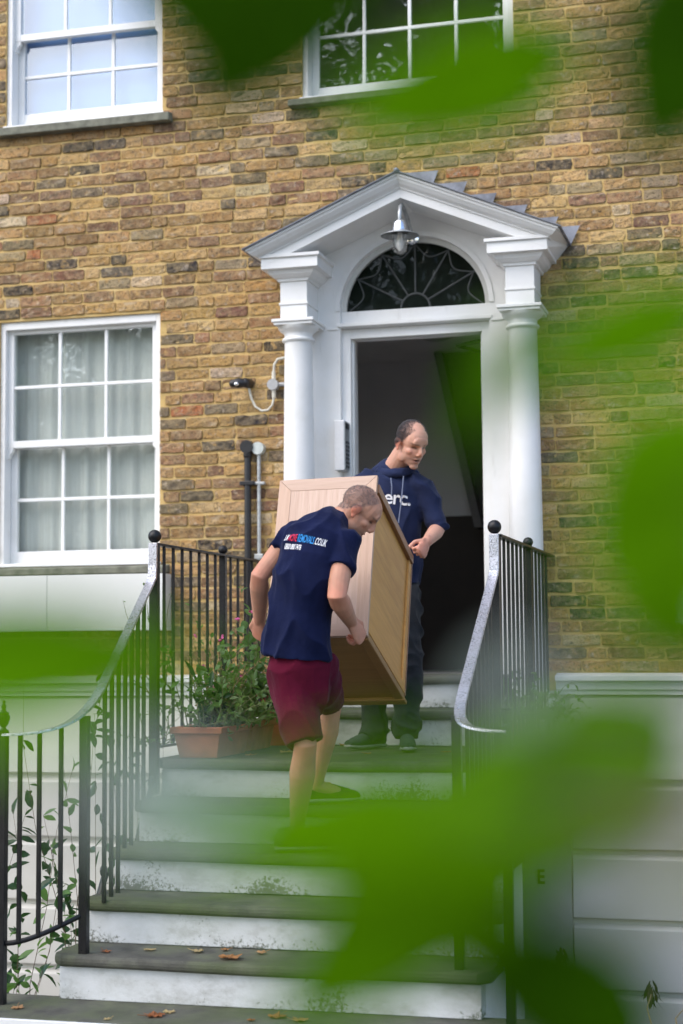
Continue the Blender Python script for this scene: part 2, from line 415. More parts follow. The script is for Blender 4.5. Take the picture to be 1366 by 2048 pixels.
for i, (x, z, w, k) in enumerate(bricks):
    col = brick_colour(); dep = rb.uniform(-.0085, .002)
    if i in single:
        o = bpy.data.objects.new('brick', rb.choice(whole[k])); COL.objects.link(o)
        o.location = (x, dep, z); o.scale = (w/(.208 if k == 's' else .098), 1, 1)
        if rb.random() < .5: o.rotation_euler = (0, R(rb.uniform(-.5, .5)), 0)
        o.color = col; attach(o, brick_wall)
    else:
        v, f = brick_geo(w, .0595, rb); o = len(fv)
        fv += [(a+x, b+dep, c+z) for a, b, c in v]; ff += [tuple(q+o for q in t) for t in f]; fc += [col]*len(v)
me = bpy.data.meshes.new('brick_field'); me.from_pydata(fv, [], ff); me.update()
at = me.attributes.new('col', 'FLOAT_COLOR', 'POINT'); at.data.foreach_set('color', np.array(fc, 'f').ravel())
tag(link('brick_field', me, BRICK_A, brick_wall), kind='stuff')

STUCCO2 = white_mat('shaded_stucco', (.52, .51, .47), .85, .12, 3)  # darker copy of the stucco, lightwell shade put into the colour
# stucco basement: channelled bands and a moulded string course
bands = [(-2.35, -1.40), (-1.372, -1.012), (-.984, -.628), (-.600, -.244), (-.214, .262)]
mb = MB(); mb.box(-4.3, 4.0, .0, .34, -2.4, .285); base_wall = mb.build('stucco_basement', STUCCO, house)
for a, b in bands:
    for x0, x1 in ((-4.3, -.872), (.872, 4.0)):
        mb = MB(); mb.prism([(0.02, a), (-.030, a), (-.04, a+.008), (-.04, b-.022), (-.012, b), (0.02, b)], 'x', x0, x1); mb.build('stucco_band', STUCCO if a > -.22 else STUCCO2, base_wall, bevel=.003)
for x0, x1 in ((-4.3, -.872), (.80, 4.0)):
    mb = MB(); mb.prism([(.02, .262), (-.055, .262), (-.055, .288), (-.07, .292), (-.07, .335), (-.105, .342), (-.105, .372), (-.02, .386), (.02, .386)], 'x', x0, x1)
    mb.build('string_course', WHITE, base_wall, bevel=.003)

# ------------------------------------------------------------------ sash windows
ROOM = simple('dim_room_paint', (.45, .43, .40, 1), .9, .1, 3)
def sash(parent, x0, x1, z0, z1, y, cols, rows, bot=.05, top=.045, horns=None):
    """one sliding sash: stiles and rails, glazing bars, a pane in every light"""
    st = .043; mb = MB()
    mb.box(x0, x0+st, y, y+.04, z0, z1); mb.box(x1-st, x1, y, y+.04, z0, z1)
    mb.box(x0+st, x1-st, y+.001, y+.039, z0, z0+bot); mb.box(x0+st, x1-st, y+.001, y+.039, z1-top, z1)
    if horns:
        for xa, sg in ((x0, 1), (x1, -1)):
            mb.prism([(xa, z0), (xa+sg*st, z0), (xa+sg*st*.95, z0-.02), (xa+sg*st*.5, z0-.04), (xa+sg*st*.42, z0-.065), (xa, z0-.07)], 'y', y+.002, y+.038)
    s = mb.build('sash', WHITE, parent, bevel=.0025)
    gx0, gx1, gz0, gz1 = x0+st, x1-st, z0+bot, z1-top; bw = .021
    cx = [gx0+(gx1-gx0)*i/cols for i in range(cols+1)]; rz = [gz0+(gz1-gz0)*j/rows for j in range(rows+1)]
    for a in cx[1:-1]:
        m2 = MB(); m2.box(a-bw/2, a+bw/2, y+.008, y+.032, gz0, gz1); m2.build('glazing_bar', WHITE, parent, bevel=.003)
    for b in rz[1:-1]:
        m2 = MB(); m2.box(gx0, gx1, y+.006, y+.030, b-bw/2, b+bw/2); m2.build('glazing_bar', WHITE, parent, bevel=.003)
    for i in range(cols):
        for j in range(rows):
            m2 = MB(); m2.box(cx[i]+.004, cx[i+1]-.004, y+.017, y+.020, rz[j]+.004, rz[j+1]-.004)
            m2.build('pane', GLASS, parent)
def window(x0, x1, z0, z1, cols, up_rows, lo_rows, mid, stone, lift=0.):
    mb = MB(); t = .034; y0, y1 = .018, .20
    mb.box(x0, x0+t, y0, y1, z0, z1); mb.box(x1-t, x1, y0, y1, z0, z1); mb.box(x0+t, x1-t, y0, y1, z1-.05, z1)
    mb.prism([(y0-.035, z0), (y1, z0), (y1, z0+.028), (y0, z0+.024), (y0-.035, z0+.014)], 'x', x0-.01, x1+.01)
    w = mb.build('window', WHITE, house, bevel=.003)
    sash(w, x0+t-.004, x1-t+.004, mid-.02, z1-.045, .055, cols, up_rows, .044, .028, True)
    sash(w, x0+t+.001, x1-t-.001, z0+.026+lift, mid+.02+lift, .108, cols, lo_rows, .078, .04)
    mb = MB(); mb.prism([(-.075, stone[0]), (.0, stone[0]), (.16, stone[0]), (.16, stone[1]), (0, stone[1]), (-.075, stone[1]-.012)], 'x', x0-.07, x1+.07)
    mb.build('sill', SILLSTONE, w, bevel=.006)
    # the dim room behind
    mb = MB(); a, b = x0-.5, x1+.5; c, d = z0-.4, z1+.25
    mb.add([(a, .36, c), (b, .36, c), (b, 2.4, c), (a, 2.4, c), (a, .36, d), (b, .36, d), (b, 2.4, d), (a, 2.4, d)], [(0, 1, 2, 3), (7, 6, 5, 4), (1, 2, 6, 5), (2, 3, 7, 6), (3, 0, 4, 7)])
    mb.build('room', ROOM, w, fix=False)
    return w
window(-2.716, -1.624, 1.06, 2.625, 3, 2, 2, 1.842, (1.003, 1.058))
window(1.60, 2.69, 1.06, 2.625, 3, 2, 2, 1.842, (1.003, 1.058))
window(-2.690, -1.610, 3.885, 5.50, 3, 2, 2, 4.50, (3.820, 3.884), .02)
window(-.700, .610, 3.885, 5.50, 4, 2, 2, 4.66, (3.832, 3.884))

# window boxes: white boarded troughs hung under the ground-floor sills
WBOX = white_mat('white_satin_board', (.74, .74, .71), .5, .05, 2)
for x0, x1, lab in ((-2.78, -1.545, 'long white boarded window box under the net-curtained sash window'), (1.476, 2.76, 'white boarded window box on the brick wall right of the porch')):
    e = empty('window_box', ((x0+x1)/2, -.05, .667), lab, 'window box')
    cuts = [x0, x0+.46, x1] if x0 < 0 else [x0, x0+.7, x1]
    for a, b in zip(cuts[:-1], cuts[1:]):
        mb = MB(); mb.box(a+.001, b-.001, -.118, -.098, .672, .998); mb.build('front_board', WBOX, e, bevel=.002)
    mb = MB(); mb.box(x0, x0+.018, -.0975, -.012, .672, .996); mb.build('end_board', WBOX, e, bevel=.002)
    mb = MB(); mb.box(x1-.018, x1, -.0975, -.012, .672, .996); mb.build('end_board', WBOX, e, bevel=.002)
    mb = MB(); mb.box(x0-.004, x1+.004, -.124, -.012, .652, .671); mb.build('bottom_board', WBOX, e, bevel=.003)

# net curtains and blind
m = NT('net_curtain'); p = m.pos(); nn = m.noise(m.map(p, (60, 60, 2)), 1.0, 3)
pr = m.bsdf(m.ramp(nn, [(.3, (.74, .72, .70)), (.7, (.86, .84, .82))]), .9, spec=.1)
tr = m.n('BsdfTransparent', i_Color=(1, 1, 1, 1)); mx = m.n('MixShader', i_Fac=.2); m.t.links.new(pr.outputs[0], mx.inputs[1]); m.t.links.new(tr.outputs[0], mx.inputs[2]); m.t.links.new(mx.outputs[0], m.out.inputs[0])
NET = m.m
def curtain(x0, x1, z0, z1, y, amp, seed, name, label, mat):
    rr = random.Random(seed); N = 160; vs = []; fs = []; ph = [rr.uniform(0, 6) for _ in range(5)]
    for j in range(9):
        t = j/8
        for i in range(N):
            u = i/(N-1); x = x0+(x1-x0)*u
            yy = y+amp*(math.sin(u*46+ph[0]+.6*math.sin(u*9+ph[1]))+.5*math.sin(u*83+ph[2]+t*.8)+.35*math.sin(u*21+ph[3]))*(1-.25*t)
            vs.append((x, yy, z0+(z1-z0)*t))
    for j in range(8):
        for i in range(N-1): fs.append((j*N+i, j*N+i+1, (j+1)*N+i+1, (j+1)*N+i))
    me = bpy.data.meshes.new(name); me.from_pydata(vs, [], fs); me.update()
    o = link(name, me, mat, smooth=True); s = o.modifiers.new('t', 'SOLIDIFY'); s.thickness = .0015
    return tag(o, label, 'curtain')
curtain(-2.69, -1.65, 1.02, 2.60, .190, .012, 3, 'net_curtain', 'pale net curtain in folds behind the ground-floor sash window beside the pipes', NET)
curtain(1.63, 2.66, 1.02, 2.60, .190, .012, 9, 'net_curtain', 'pale net curtain behind the sash window right of the porch', NET)
BLIND = simple('pale_blue_blind', (.17, .30, .58, 1), .8, .04, 2, .03)
mb = MB(); N = 24
prof = [(-2.66+i*(1.01)/N, 3.93+.075*math.exp(-((i-11)/7)**2)) for i in range(N+1)]
mb.prism([(-1.64, 5.45), (-2.66, 5.45)]+prof, 'y', .185, .189)
tag(mb.build('roller_blind', BLIND), 'pale blue roller blind drawn down behind the upper-floor window above the net curtain', 'blind')

# ------------------------------------------------------------------ porch
YP = -.06
mb = MB()
# back panel with the arched opening: left leg, right leg, spandrel ring up to the gable line
AR, AZ0, AH = .452, 2.545, .425           # arch half width, springing height, rise
mb.box(-.72, -AR, YP, .02, .19, AZ0); mb.box(AR, .72, YP, .02, .19, AZ0)
NA = 28
arc = [(-AR*math.cos(math.pi*i/NA), AZ0+AH*math.sin(math.pi*i/NA)) for i in range(NA+1)]
top = [(-.72+1.44*i/NA, 3.16-.42*abs(-.72+1.44*i/NA)) for i in range(NA+1)]
arc2 = arc[:]
for yy in (YP, .02):
    vs = [(a, yy, b) for a, b in arc2]+[(a, yy, b) for a, b in top]
    fs = [(i, i+1, NA+2+i, NA+1+i) for i in range(NA)]
    mb.add(vs, fs)
mb.add([(a, YP, b) for a, b in arc]+[(a, .02, b) for a, b in arc], [(i, i+1, NA+2+i, NA+1+i) for i in range(NA)])
mb.add([(-.72, YP, AZ0), (-AR, YP, AZ0), (-.72, YP, 2.858)], [(0, 1, 2)]); mb.add([(.72, YP, AZ0), (AR, YP, AZ0), (.72, YP, 2.858)], [(0, 1, 2)])
porch = mb.build('porch', WHITE, house)
# raised ring round the arch
mb = MB(); outer = [(-(AR+.028)*math.cos(math.pi*i/NA), AZ0+(AH+.028)*math.sin(math.pi*i/NA)) for i in range(NA+1)]
loops = []
for (a, b), (c, d) in zip(arc, outer): loops.append([(a, YP-.001, b), (a, YP-.012, b), (c, YP-.009, d), (c, YP-.001, d)])
mb.loft(loops); mb.build('arch_moulding', WHITE, porch, smooth=False)
# door frame, transom
mb = MB(); mb.box(-AR, -.398, -.02, .05, .40, 2.44); mb.box(.398, AR, -.02, .05, .40, 2.44); mb.box(-.398, .398, -.018, .05, 2.382, 2.44)
mb.box(-.398, -.386, .012, .05, .40, 2.382); mb.box(.386, .398, .012, .05, .40, 2.382)
mb.build('door_frame', WHITE, porch, bevel=.003)
mb = MB(); mb.box(-AR, AR, -.03, .05, 2.441, 2.545); mb.prism([(-.031, 2.441), (-.075, 2.447), (-.075, 2.468), (-.031, 2.476)], 'x', -.468, .468); mb.build('transom', WHITE, porch, bevel=.003)
# fanlight: glass, radiating lead bars, hub, scallops
FG = glass_mat('fanlight_glass', (.45, .48, .46), .3)
mb = MB(); pts = [(-.44*math.cos(math.pi*i/NA), 2.546+.413*math.sin(math.pi*i/NA)) for i in range(NA+1)]
mb.prism(pts, 'y', .0, .004); fan = mb.build('fanlight', FG, porch)
FRAMEW = white_mat('greyed_white_paint', (.60, .60, .57), .5)
mb = MB(); loops = []
for i in range(NA+1):
    t = math.pi*i/NA; c, s = -math.cos(t), math.sin(t)
    loops.append([(.452*c, -.022, 2.545+.425*s), (.422*c, -.022, 2.545+.396*s), (.422*c, .01, 2.545+.396*s), (.452*c, .01, 2.545+.425*s)])
mb.loft(loops); mb.build('fan_frame', FRAMEW, fan)
BAR = simple('grey_fan_bar', (.06, .065, .065, 1), .6, .1, 30)
for k in range(1, 6):
    t = math.pi*k/6; c, s = math.cos(t), math.sin(t); rin, rout = .088, (.42 if k % 2 else .40)
    mb = MB(); mb.tube([(rin*c, -.006, 2.55+rin*s), (rout*c*.99, -.006, 2.55+rout*s*.94)], .006, n=6); mb.build('fan_bar', BAR, fan)
mb = MB(); mb.tube([(.088*math.cos(math.pi*i/16), -.006, 2.548+.088*math.sin(math.pi*i/16)) for i in range(17)], .007, n=6); mb.build('fan_hub', BAR, fan)
for k in range(6):
    t0, t1 = math.pi*k/6, math.pi*(k+1)/6; pp = []
    for q in range(9):
        t = t0+(t1-t0)*q/8; rr_ = .405-.075*math.sin(math.pi*q/8); pp.append((rr_*math.cos(t), -.006, 2.55+rr_*math.sin(t)*.95))
    mb = MB(); mb.tube(pp, .005, n=6); mb.build('fan_scallop', BAR, fan)
# columns
for sg in (-1, 1):
    cx, cy = sg*.668, -.205
    mb = MB(); prof = [(.125, .235), (.128, .255), (.118, .275), (.104, .285), (.101, .30)]
    for i in range(13):
        t = i/12; prof.append((.099-.017*t**1.6, .31+t*(2.335-.31)))
    prof += [(.083, 2.338), (.094, 2.343), (.098, 2.352), (.094, 2.361), (.084, 2.366), (.083, 2.385), (.086, 2.392), (.105, 2.405), (.118, 2.422), (.121, 2.431)]
    mb.lathe(cx, cy, prof, 40); mb.build('column', WHITE, porch, smooth=True)
    mb = MB(); mb.box(cx-.13, cx+.13, cy-.13, .02, .195, .236); mb.build('column_plinth', WHITE, porch, bevel=.004)
    mb = MB(); mb.box(cx-.118, cx+.118, cy-.118, YP+.01, 2.4312, 2.448); mb.box(cx-.128, cx+.128, cy-.128, YP+.01, 2.4482, 2.466); mb.build('capital', WHITE, porch, bevel=.003)
    mb = MB(); a, b = (.588, .752); x0, x1 = (a, b) if sg > 0 else (-b, -a)
    mb.box(x0, x1, -.295, YP+.01, 2.4662, 2.552); mb.box(x0-.006, x1+.006, -.302, YP+.01, 2.5522, 2.566); mb.box(x0, x1, -.294, YP+.01, 2.5662, 2.715)
    mb.build('entablature_block', WHITE, porch, bevel=.002)
    mb = MB(); loops = []
    for o, z in ((.0, 2.690), (.012, 2.692), (.014, 2.706), (.030, 2.712), (.050, 2.728), (.058, 2.744), (.060, 2.752), (.09, 2.754), (.09, 2.815), (.104, 2.817), (.104, 2.836)):
        loops.append([(x0-o, -.294-o, z), (x1+o, -.294-o, z), (x1+o, 0.01, z), (x0-o, 0.01, z)])
    mb.loft(loops); mb.build('cornice_cap', WHITE, porch, bevel=.0015)
    # little impost strip on the panel
    mb = MB(); xa, xb = sorted((sg*.53, sg*.462)); mb.box(xa, xb, YP-.01, YP+.01, 2.432, 2.446); mb.build('impost', WHITE, porch, bevel=.002)
# raking cornices: moulded profile swept up each slope
SL = .42
def rake(sg, layers, y_back, mat, name, zap, bevel=.002):
    """layers: (y_front, vertical offset, eave reach) from the soffit up"""
    mb = MB(); A = []; B = []
    for yf, dz, ex in layers:
        A.append((0, yf, zap+dz)); B.append((sg*ex, yf, zap+dz-SL*ex))
    A += [(0, y_back, zap+layers[-1][1]), (0, y_back, zap+layers[0][1])]
    exl, ex0 = layers[-1][2], layers[0][2]
    B += [(sg*exl, y_back, zap+layers[-1][1]-SL*exl), (sg*ex0, y_back, zap+layers[0][1]-SL*ex0)]
    n = len(A); mb.add(A+B, [tuple(range(n)), tuple(range(2*n-1, n-1, -1))]+[(i, (i+1) % n, n+(i+1) % n, n+i) for i in range(n)])
    return mb.build(name, mat, porch, bevel=bevel)
for sg in (-1, 1):
    rake(sg, [(-.385, 0, .835), (-.385, .052, .838), (-.397, .054, .848), (-.397, .062, .850), (-.404, .066, .857), (-.425, .076, .875), (-.447, .098, .897), (-.452, .112, .903), (-.463, .114, .913), (-.463, .128, .915)], 0.0, WHITE, 'raking_cornice', 3.115)
    rake(sg, [(-.478, .1285, .930), (-.480, .1365, .932)], 0.0, LEAD, 'lead_roof', 3.115, .001)
mb = MB(); mb.tube([(0, -.478, 3.115+.136), (0, 0, 3.115+.136)], .016, n=8); mb.build('ridge_roll', LEAD, porch, smooth=True)
for sg in (-1, 1):
    zr = lambda x: 3.115+.13-SL*x
    for k, xk in enumerate((.151, .325, .50, .68, .86, .985)):
        zk = zr(xk)+.185-.01*k; xa = xk-.21
        poly = [(sg*xa, zk), (sg*xk, zk), (sg*(xk-.035), zk-.088), (sg*(xk-.035), zr(xk)-.03), (sg*xa, zr(xa)-.03)]
        if k == 5: poly = [(sg*xa, zk), (sg*xk, zk), (sg*(xk-.055), zk-.11), (sg*(xk-.075), zk-.115), (sg*xa, zr(xa)-.05)]
        if k == 0: poly = [(sg*.0, zk), (sg*xk, zk), (sg*(xk-.035), zk-.088), (sg*(xk-.035), zr(xk)-.03), (0, zr(0)-.03)]
        mb = MB(); mb.prism(poly, 'y', -.024-.0016*k, -.0225-.0016*k); mb.build('lead_flashing', LEAD, porch)

# lamp on a swan neck
lamp = empty('porch_lamp', (0, -.06, 2.98), 'chrome swan-neck porch lamp with clear glass jar under the white gable', 'lamp')
mb = MB(); mb.lathe(0, 0, [(.038, 0), (.038, .008), (.02, .014)], 20)
mb.v = [(v[0], YP-v[2]-.001, 2.955+v[1]) for v in mb.v]; mb.build('wall_plate', CHROME, lamp, smooth=True)
ly = -.40
mb = MB(); mb.tube([(0, YP-.01, 2.955), (0, -.12, 2.985), (0, -.20, 3.035), (0, -.28, 3.072), (0, -.345, 3.082), (0, -.385, 3.062), (0, ly, 3.02), (0, ly, 2.975)], .0125, n=12); mb.build('swan_neck', GALV, lamp, smooth=True)
mb = MB(); mb.lathe(0, ly, [(.014, 2.985), (.024, 2.982), (.036, 2.972), (.042, 2.955), (.047, 2.925), (.049, 2.915)], 28); mb.build('lamp_cap', CHROME, lamp, smooth=True)
mb = MB(); mb.lathe(0, ly, [(.049, 2.9145), (.056, 2.912), (.108, 2.892), (.110, 2.888), (.106, 2.888), (.05, 2.905)], 36, False); mb.build('lamp_shade', GALV, lamp, smooth=True)
jm = NT('clear_glass'); gb = jm.n('BsdfGlass', i_Roughness=.02, i_IOR=1.3); tb = jm.n('BsdfTransparent', i_Color=(.95, .95, .95, 1)); jx = jm.n('MixShader', i_Fac=.55)
jm.t.links.new(gb.outputs[0], jx.inputs[1]); jm.t.links.new(tb.outputs[0], jx.inputs[2]); jm.t.links.new(jx.outputs[0], jm.out.inputs[0])
mb = MB(); mb.lathe(0, ly, [(.040, 2.905), (.042, 2.87), (.041, 2.82), (.034, 2.795), (.018, 2.782), (.003, 2.779)], 28, False); mb.build('glass_jar', jm.m, lamp, smooth=True)
mb = MB(); mb.lathe(0, ly, [(.004, 2.80), (.016, 2.815), (.019, 2.84), (.014, 2.87), (.012, 2.904)], 18); mb.build('bulb', simple('frosted_bulb', (.75, .74, .70, 1), .3, .05), lamp, smooth=True)

# ------------------------------------------------------------------ hallway behind the open door
HALLW = simple('grey_hall_paint', (.86, .84, .84, 1), .8, .05, 2); HALLD = simple('dark_dado_paint', (.05, .035, .025, 1), .55, .2, 4)
mb = MB(); a, b, c, d, y0, y1 = -1.45, .50, .375, 2.70, .36, 2.6
mb.add([(a, y0, 1.52), (b, y0, 1.52), (b, y1, 1.52), (a, y1, 1.52), (a, y0, d), (b, y0, d), (b, y1, d), (a, y1, d)], [(7, 6, 5, 4), (1, 2, 6, 5), (2, 3, 7, 6), (3, 0, 4, 7)])
hall = mb.build('hallway', HALLW, house, fix=False)
mb = MB(); mb.add([(a, y0, c), (b, y0, c), (b, y1, c), (a, y1, c), (a, y0, 1.52), (b, y0, 1.52), (b, y1, 1.52), (a, y1, 1.52)], [(1, 2, 6, 5), (2, 3, 7, 6), (3, 0, 4, 7)])
mb.build('dado', HALLD, hall, fix=False)
mb = MB(); mb.add([(a, y0, c), (b, y0, c), (b, y1, c), (a, y1, c)], [(0, 1, 2, 3)]); mb.build('hall_floor', simple('pale_hall_tiles', (.55, .52, .48, 1), .5, .06, 4), hall, fix=False)
mb = MB(); mb.box(a, -.455, .021, .36, c, d); mb.box(.455, b, .021, .36, c, d); mb.box(-.455, .455, .052, .098, 2.382, 2.545); mb.box(-.455, .455, .099, .36, 2.70, 2.72); mb.build('hall_reveal', HALLW, hall)
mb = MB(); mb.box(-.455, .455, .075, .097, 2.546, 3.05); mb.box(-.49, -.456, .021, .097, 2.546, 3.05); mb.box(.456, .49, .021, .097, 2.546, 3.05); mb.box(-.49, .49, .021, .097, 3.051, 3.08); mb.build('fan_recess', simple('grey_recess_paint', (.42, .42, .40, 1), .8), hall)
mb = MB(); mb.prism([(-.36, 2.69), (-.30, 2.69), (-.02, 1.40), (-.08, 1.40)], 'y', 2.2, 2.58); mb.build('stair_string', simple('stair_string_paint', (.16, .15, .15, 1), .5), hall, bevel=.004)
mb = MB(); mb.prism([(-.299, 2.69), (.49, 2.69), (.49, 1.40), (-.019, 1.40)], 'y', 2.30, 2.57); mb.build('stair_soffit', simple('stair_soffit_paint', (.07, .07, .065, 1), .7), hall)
mb = MB(); mb.box(.375, .384, .08, .86, .40, 2.37); dl = mb.build('door_leaf', DARKPAINT, hall, bevel=.003)
mb = MB(); mb.tube([(.36, .115, 2.35), (.20, .24, 2.352), (.372, .46, 2.33)], .012, n=8); mb.build('door_closer', BLACKPLASTIC, dl)
cl = empty('ceiling_light', (-.19, 1.5, 2.69), 'round ceiling light fitting in the dim hallway', 'ceiling light')
mb = MB(); mb.lathe(-.19, 1.5, [(.13, 2.699), (.135, 2.685), (.125, 2.67), (.11, 2.668)], 28); mb.build('rim', BLACKPLASTIC, cl, smooth=True)
mb = MB(); mb.lathe(-.19, 1.5, [(.109, 2.672), (.10, 2.655), (.06, 2.64), (.01, 2.637)], 28); mb.build('diffuser', simple('opal_diffuser', (.5, .5, .47, 1), .4, .03), cl, smooth=True)

# ------------------------------------------------------------------ front steps
steps = empty('front_steps', (0, -1.5, -.92), 'flight of worn stone steps with mossy treads and white painted risers up to the door', 'steps')
T, RZ, Y0 = .29, .184, -1.85
def tread(name, x0, x1, yf, yb, z):
    """slab with a rounded nosing"""
    prof = [(yb, z), (yf+.016, z)]+[(yf+.016-.016*math.sin(t), z-.024+.024*math.cos(t)) for t in (.5, 1.0, 1.57)]+[(yf+.002, z-.036), (yf+.012, z-.046), (yf+.03, z-.05), (yb, z-.05)]
    N = 40; loops = []; rr = random.Random(int(z*1000)+77)
    for i in range(N+1):
        u = i/N; x = x0+(x1-x0)*u; w = .0035*(noise.noise(Vector((x*2.1, z*9, 1.3)))); wz = -.006*math.exp(-((u-.5)/.25)**2)
        e = min(u, 1-u)*(x1-x0); cut = .05*max(0, 1-e/.06)**2
        loops.append([(x, y+(w+cut if y < yf+.05 else 0), zz+(wz if y < yf+.1 else wz*.3)) for y, zz in prof])
    mb = MB(); mb.loft(loops); return mb.build(name, STONE, steps, smooth=False)
XL, XR = -.925, .925
tread('landing_slab', XL, XR, Y0, -.02, 0.0)
for k in range(1, 5): tread('tread', XL, XR, Y0-k*T, Y0-(k-1)*T+.05, -k*RZ)
tread('tread', -.80, .84, -.62, -.02, .195); tread('door_sill', -.53, .53, -.255, .36, .381)
for k in range(0, 5):
    yf = Y0-k*T+.032; z1 = -k*RZ-.05; z0 = -(k+1)*RZ+.0005
    mb = MB(); mb.box(XL+.03, XR-.035, yf, yf+.10, z0, z1-.0005); mb.build('riser', RISER, steps, bevel=.004)
mb = MB(); mb.box(-.77, .81, -.59, -.5, .0005, .1445); mb.build('riser', RISER, steps, bevel=.004)
mb = MB(); mb.box(-.51, .51, -.225, -.13, .1955, .3305); mb.build('riser', RISER, steps, bevel=.004)
# solid flanks under the flight: near part painted masonry, far part the recessed flat door
for sg, x in ((-1, XL+.05), (1, XR-.055)):
    x0, x1 = sorted((x, x-sg*.12)); k0 = 5
    prof = [(Y0-4*T+.05, -2.4)]
    for k in range(4, -1, -1): prof += [(Y0-k*T+.05, -k*RZ-.051-(0 if k == 4 else 0)), (Y0-(k-1)*T+.05 if k else -1.80, -k*RZ-.051)]
    prof += [(-1.80, -2.4)]
    mb = MB(); mb.prism(prof, 'x', x0, x1); mb.build('flank_wall', RISER if sg < 0 else WHITE, steps)
# back wall of the vestibule under the landing, with the flat's letter on it
mb = MB(); mb.box(-.87, .866, -.06, -.045, -2.4, -.051); fl = mb.build('vestibule_wall', DARKPAINT, steps)
mb = MB(); mb.box(-.87, -.76, -1.799, -.061, -2.4, -.051); mb.build('vestibule_side', DARKPAINT, steps)
fc_ = bpy.data.curves.new('letter', 'FONT'); fc_.body = 'E'; fc_.size = .112; fc_.extrude = .004; fc_.offset = .003
fo = bpy.data.objects.new('t', fc_); COL.objects.link(fo); dg = bpy.context.evaluated_depsgraph_get(); me = bpy.data.meshes.new_from_object(fo.evaluated_get(dg)); bpy.data.objects.remove(fo)
c0 = W(1074, 1766, -.066)
for v in me.vertices: v.co = c0+Vector((v.co.x*.8, -v.co.z, v.co.y))
tag(link('door_letter', me, BLACKPLASTIC, fl), 'black letter E')
# entrance slab and kerb riser at the foot
mb = MB(); mb.box(-4.5, 4.5, -3.345, -2.92, -.97, -.92); struct(mb.build('entrance_slab', STONE, bevel=.006))
mb = MB(); mb.box(-4.5, 4.5, -3.358, -3.346, -1.05, -.924); struct(mb.build('entrance_kerb', white_mat('white_kerb_paint', (.74, .74, .74), .7, .1, 5), bevel=.004))

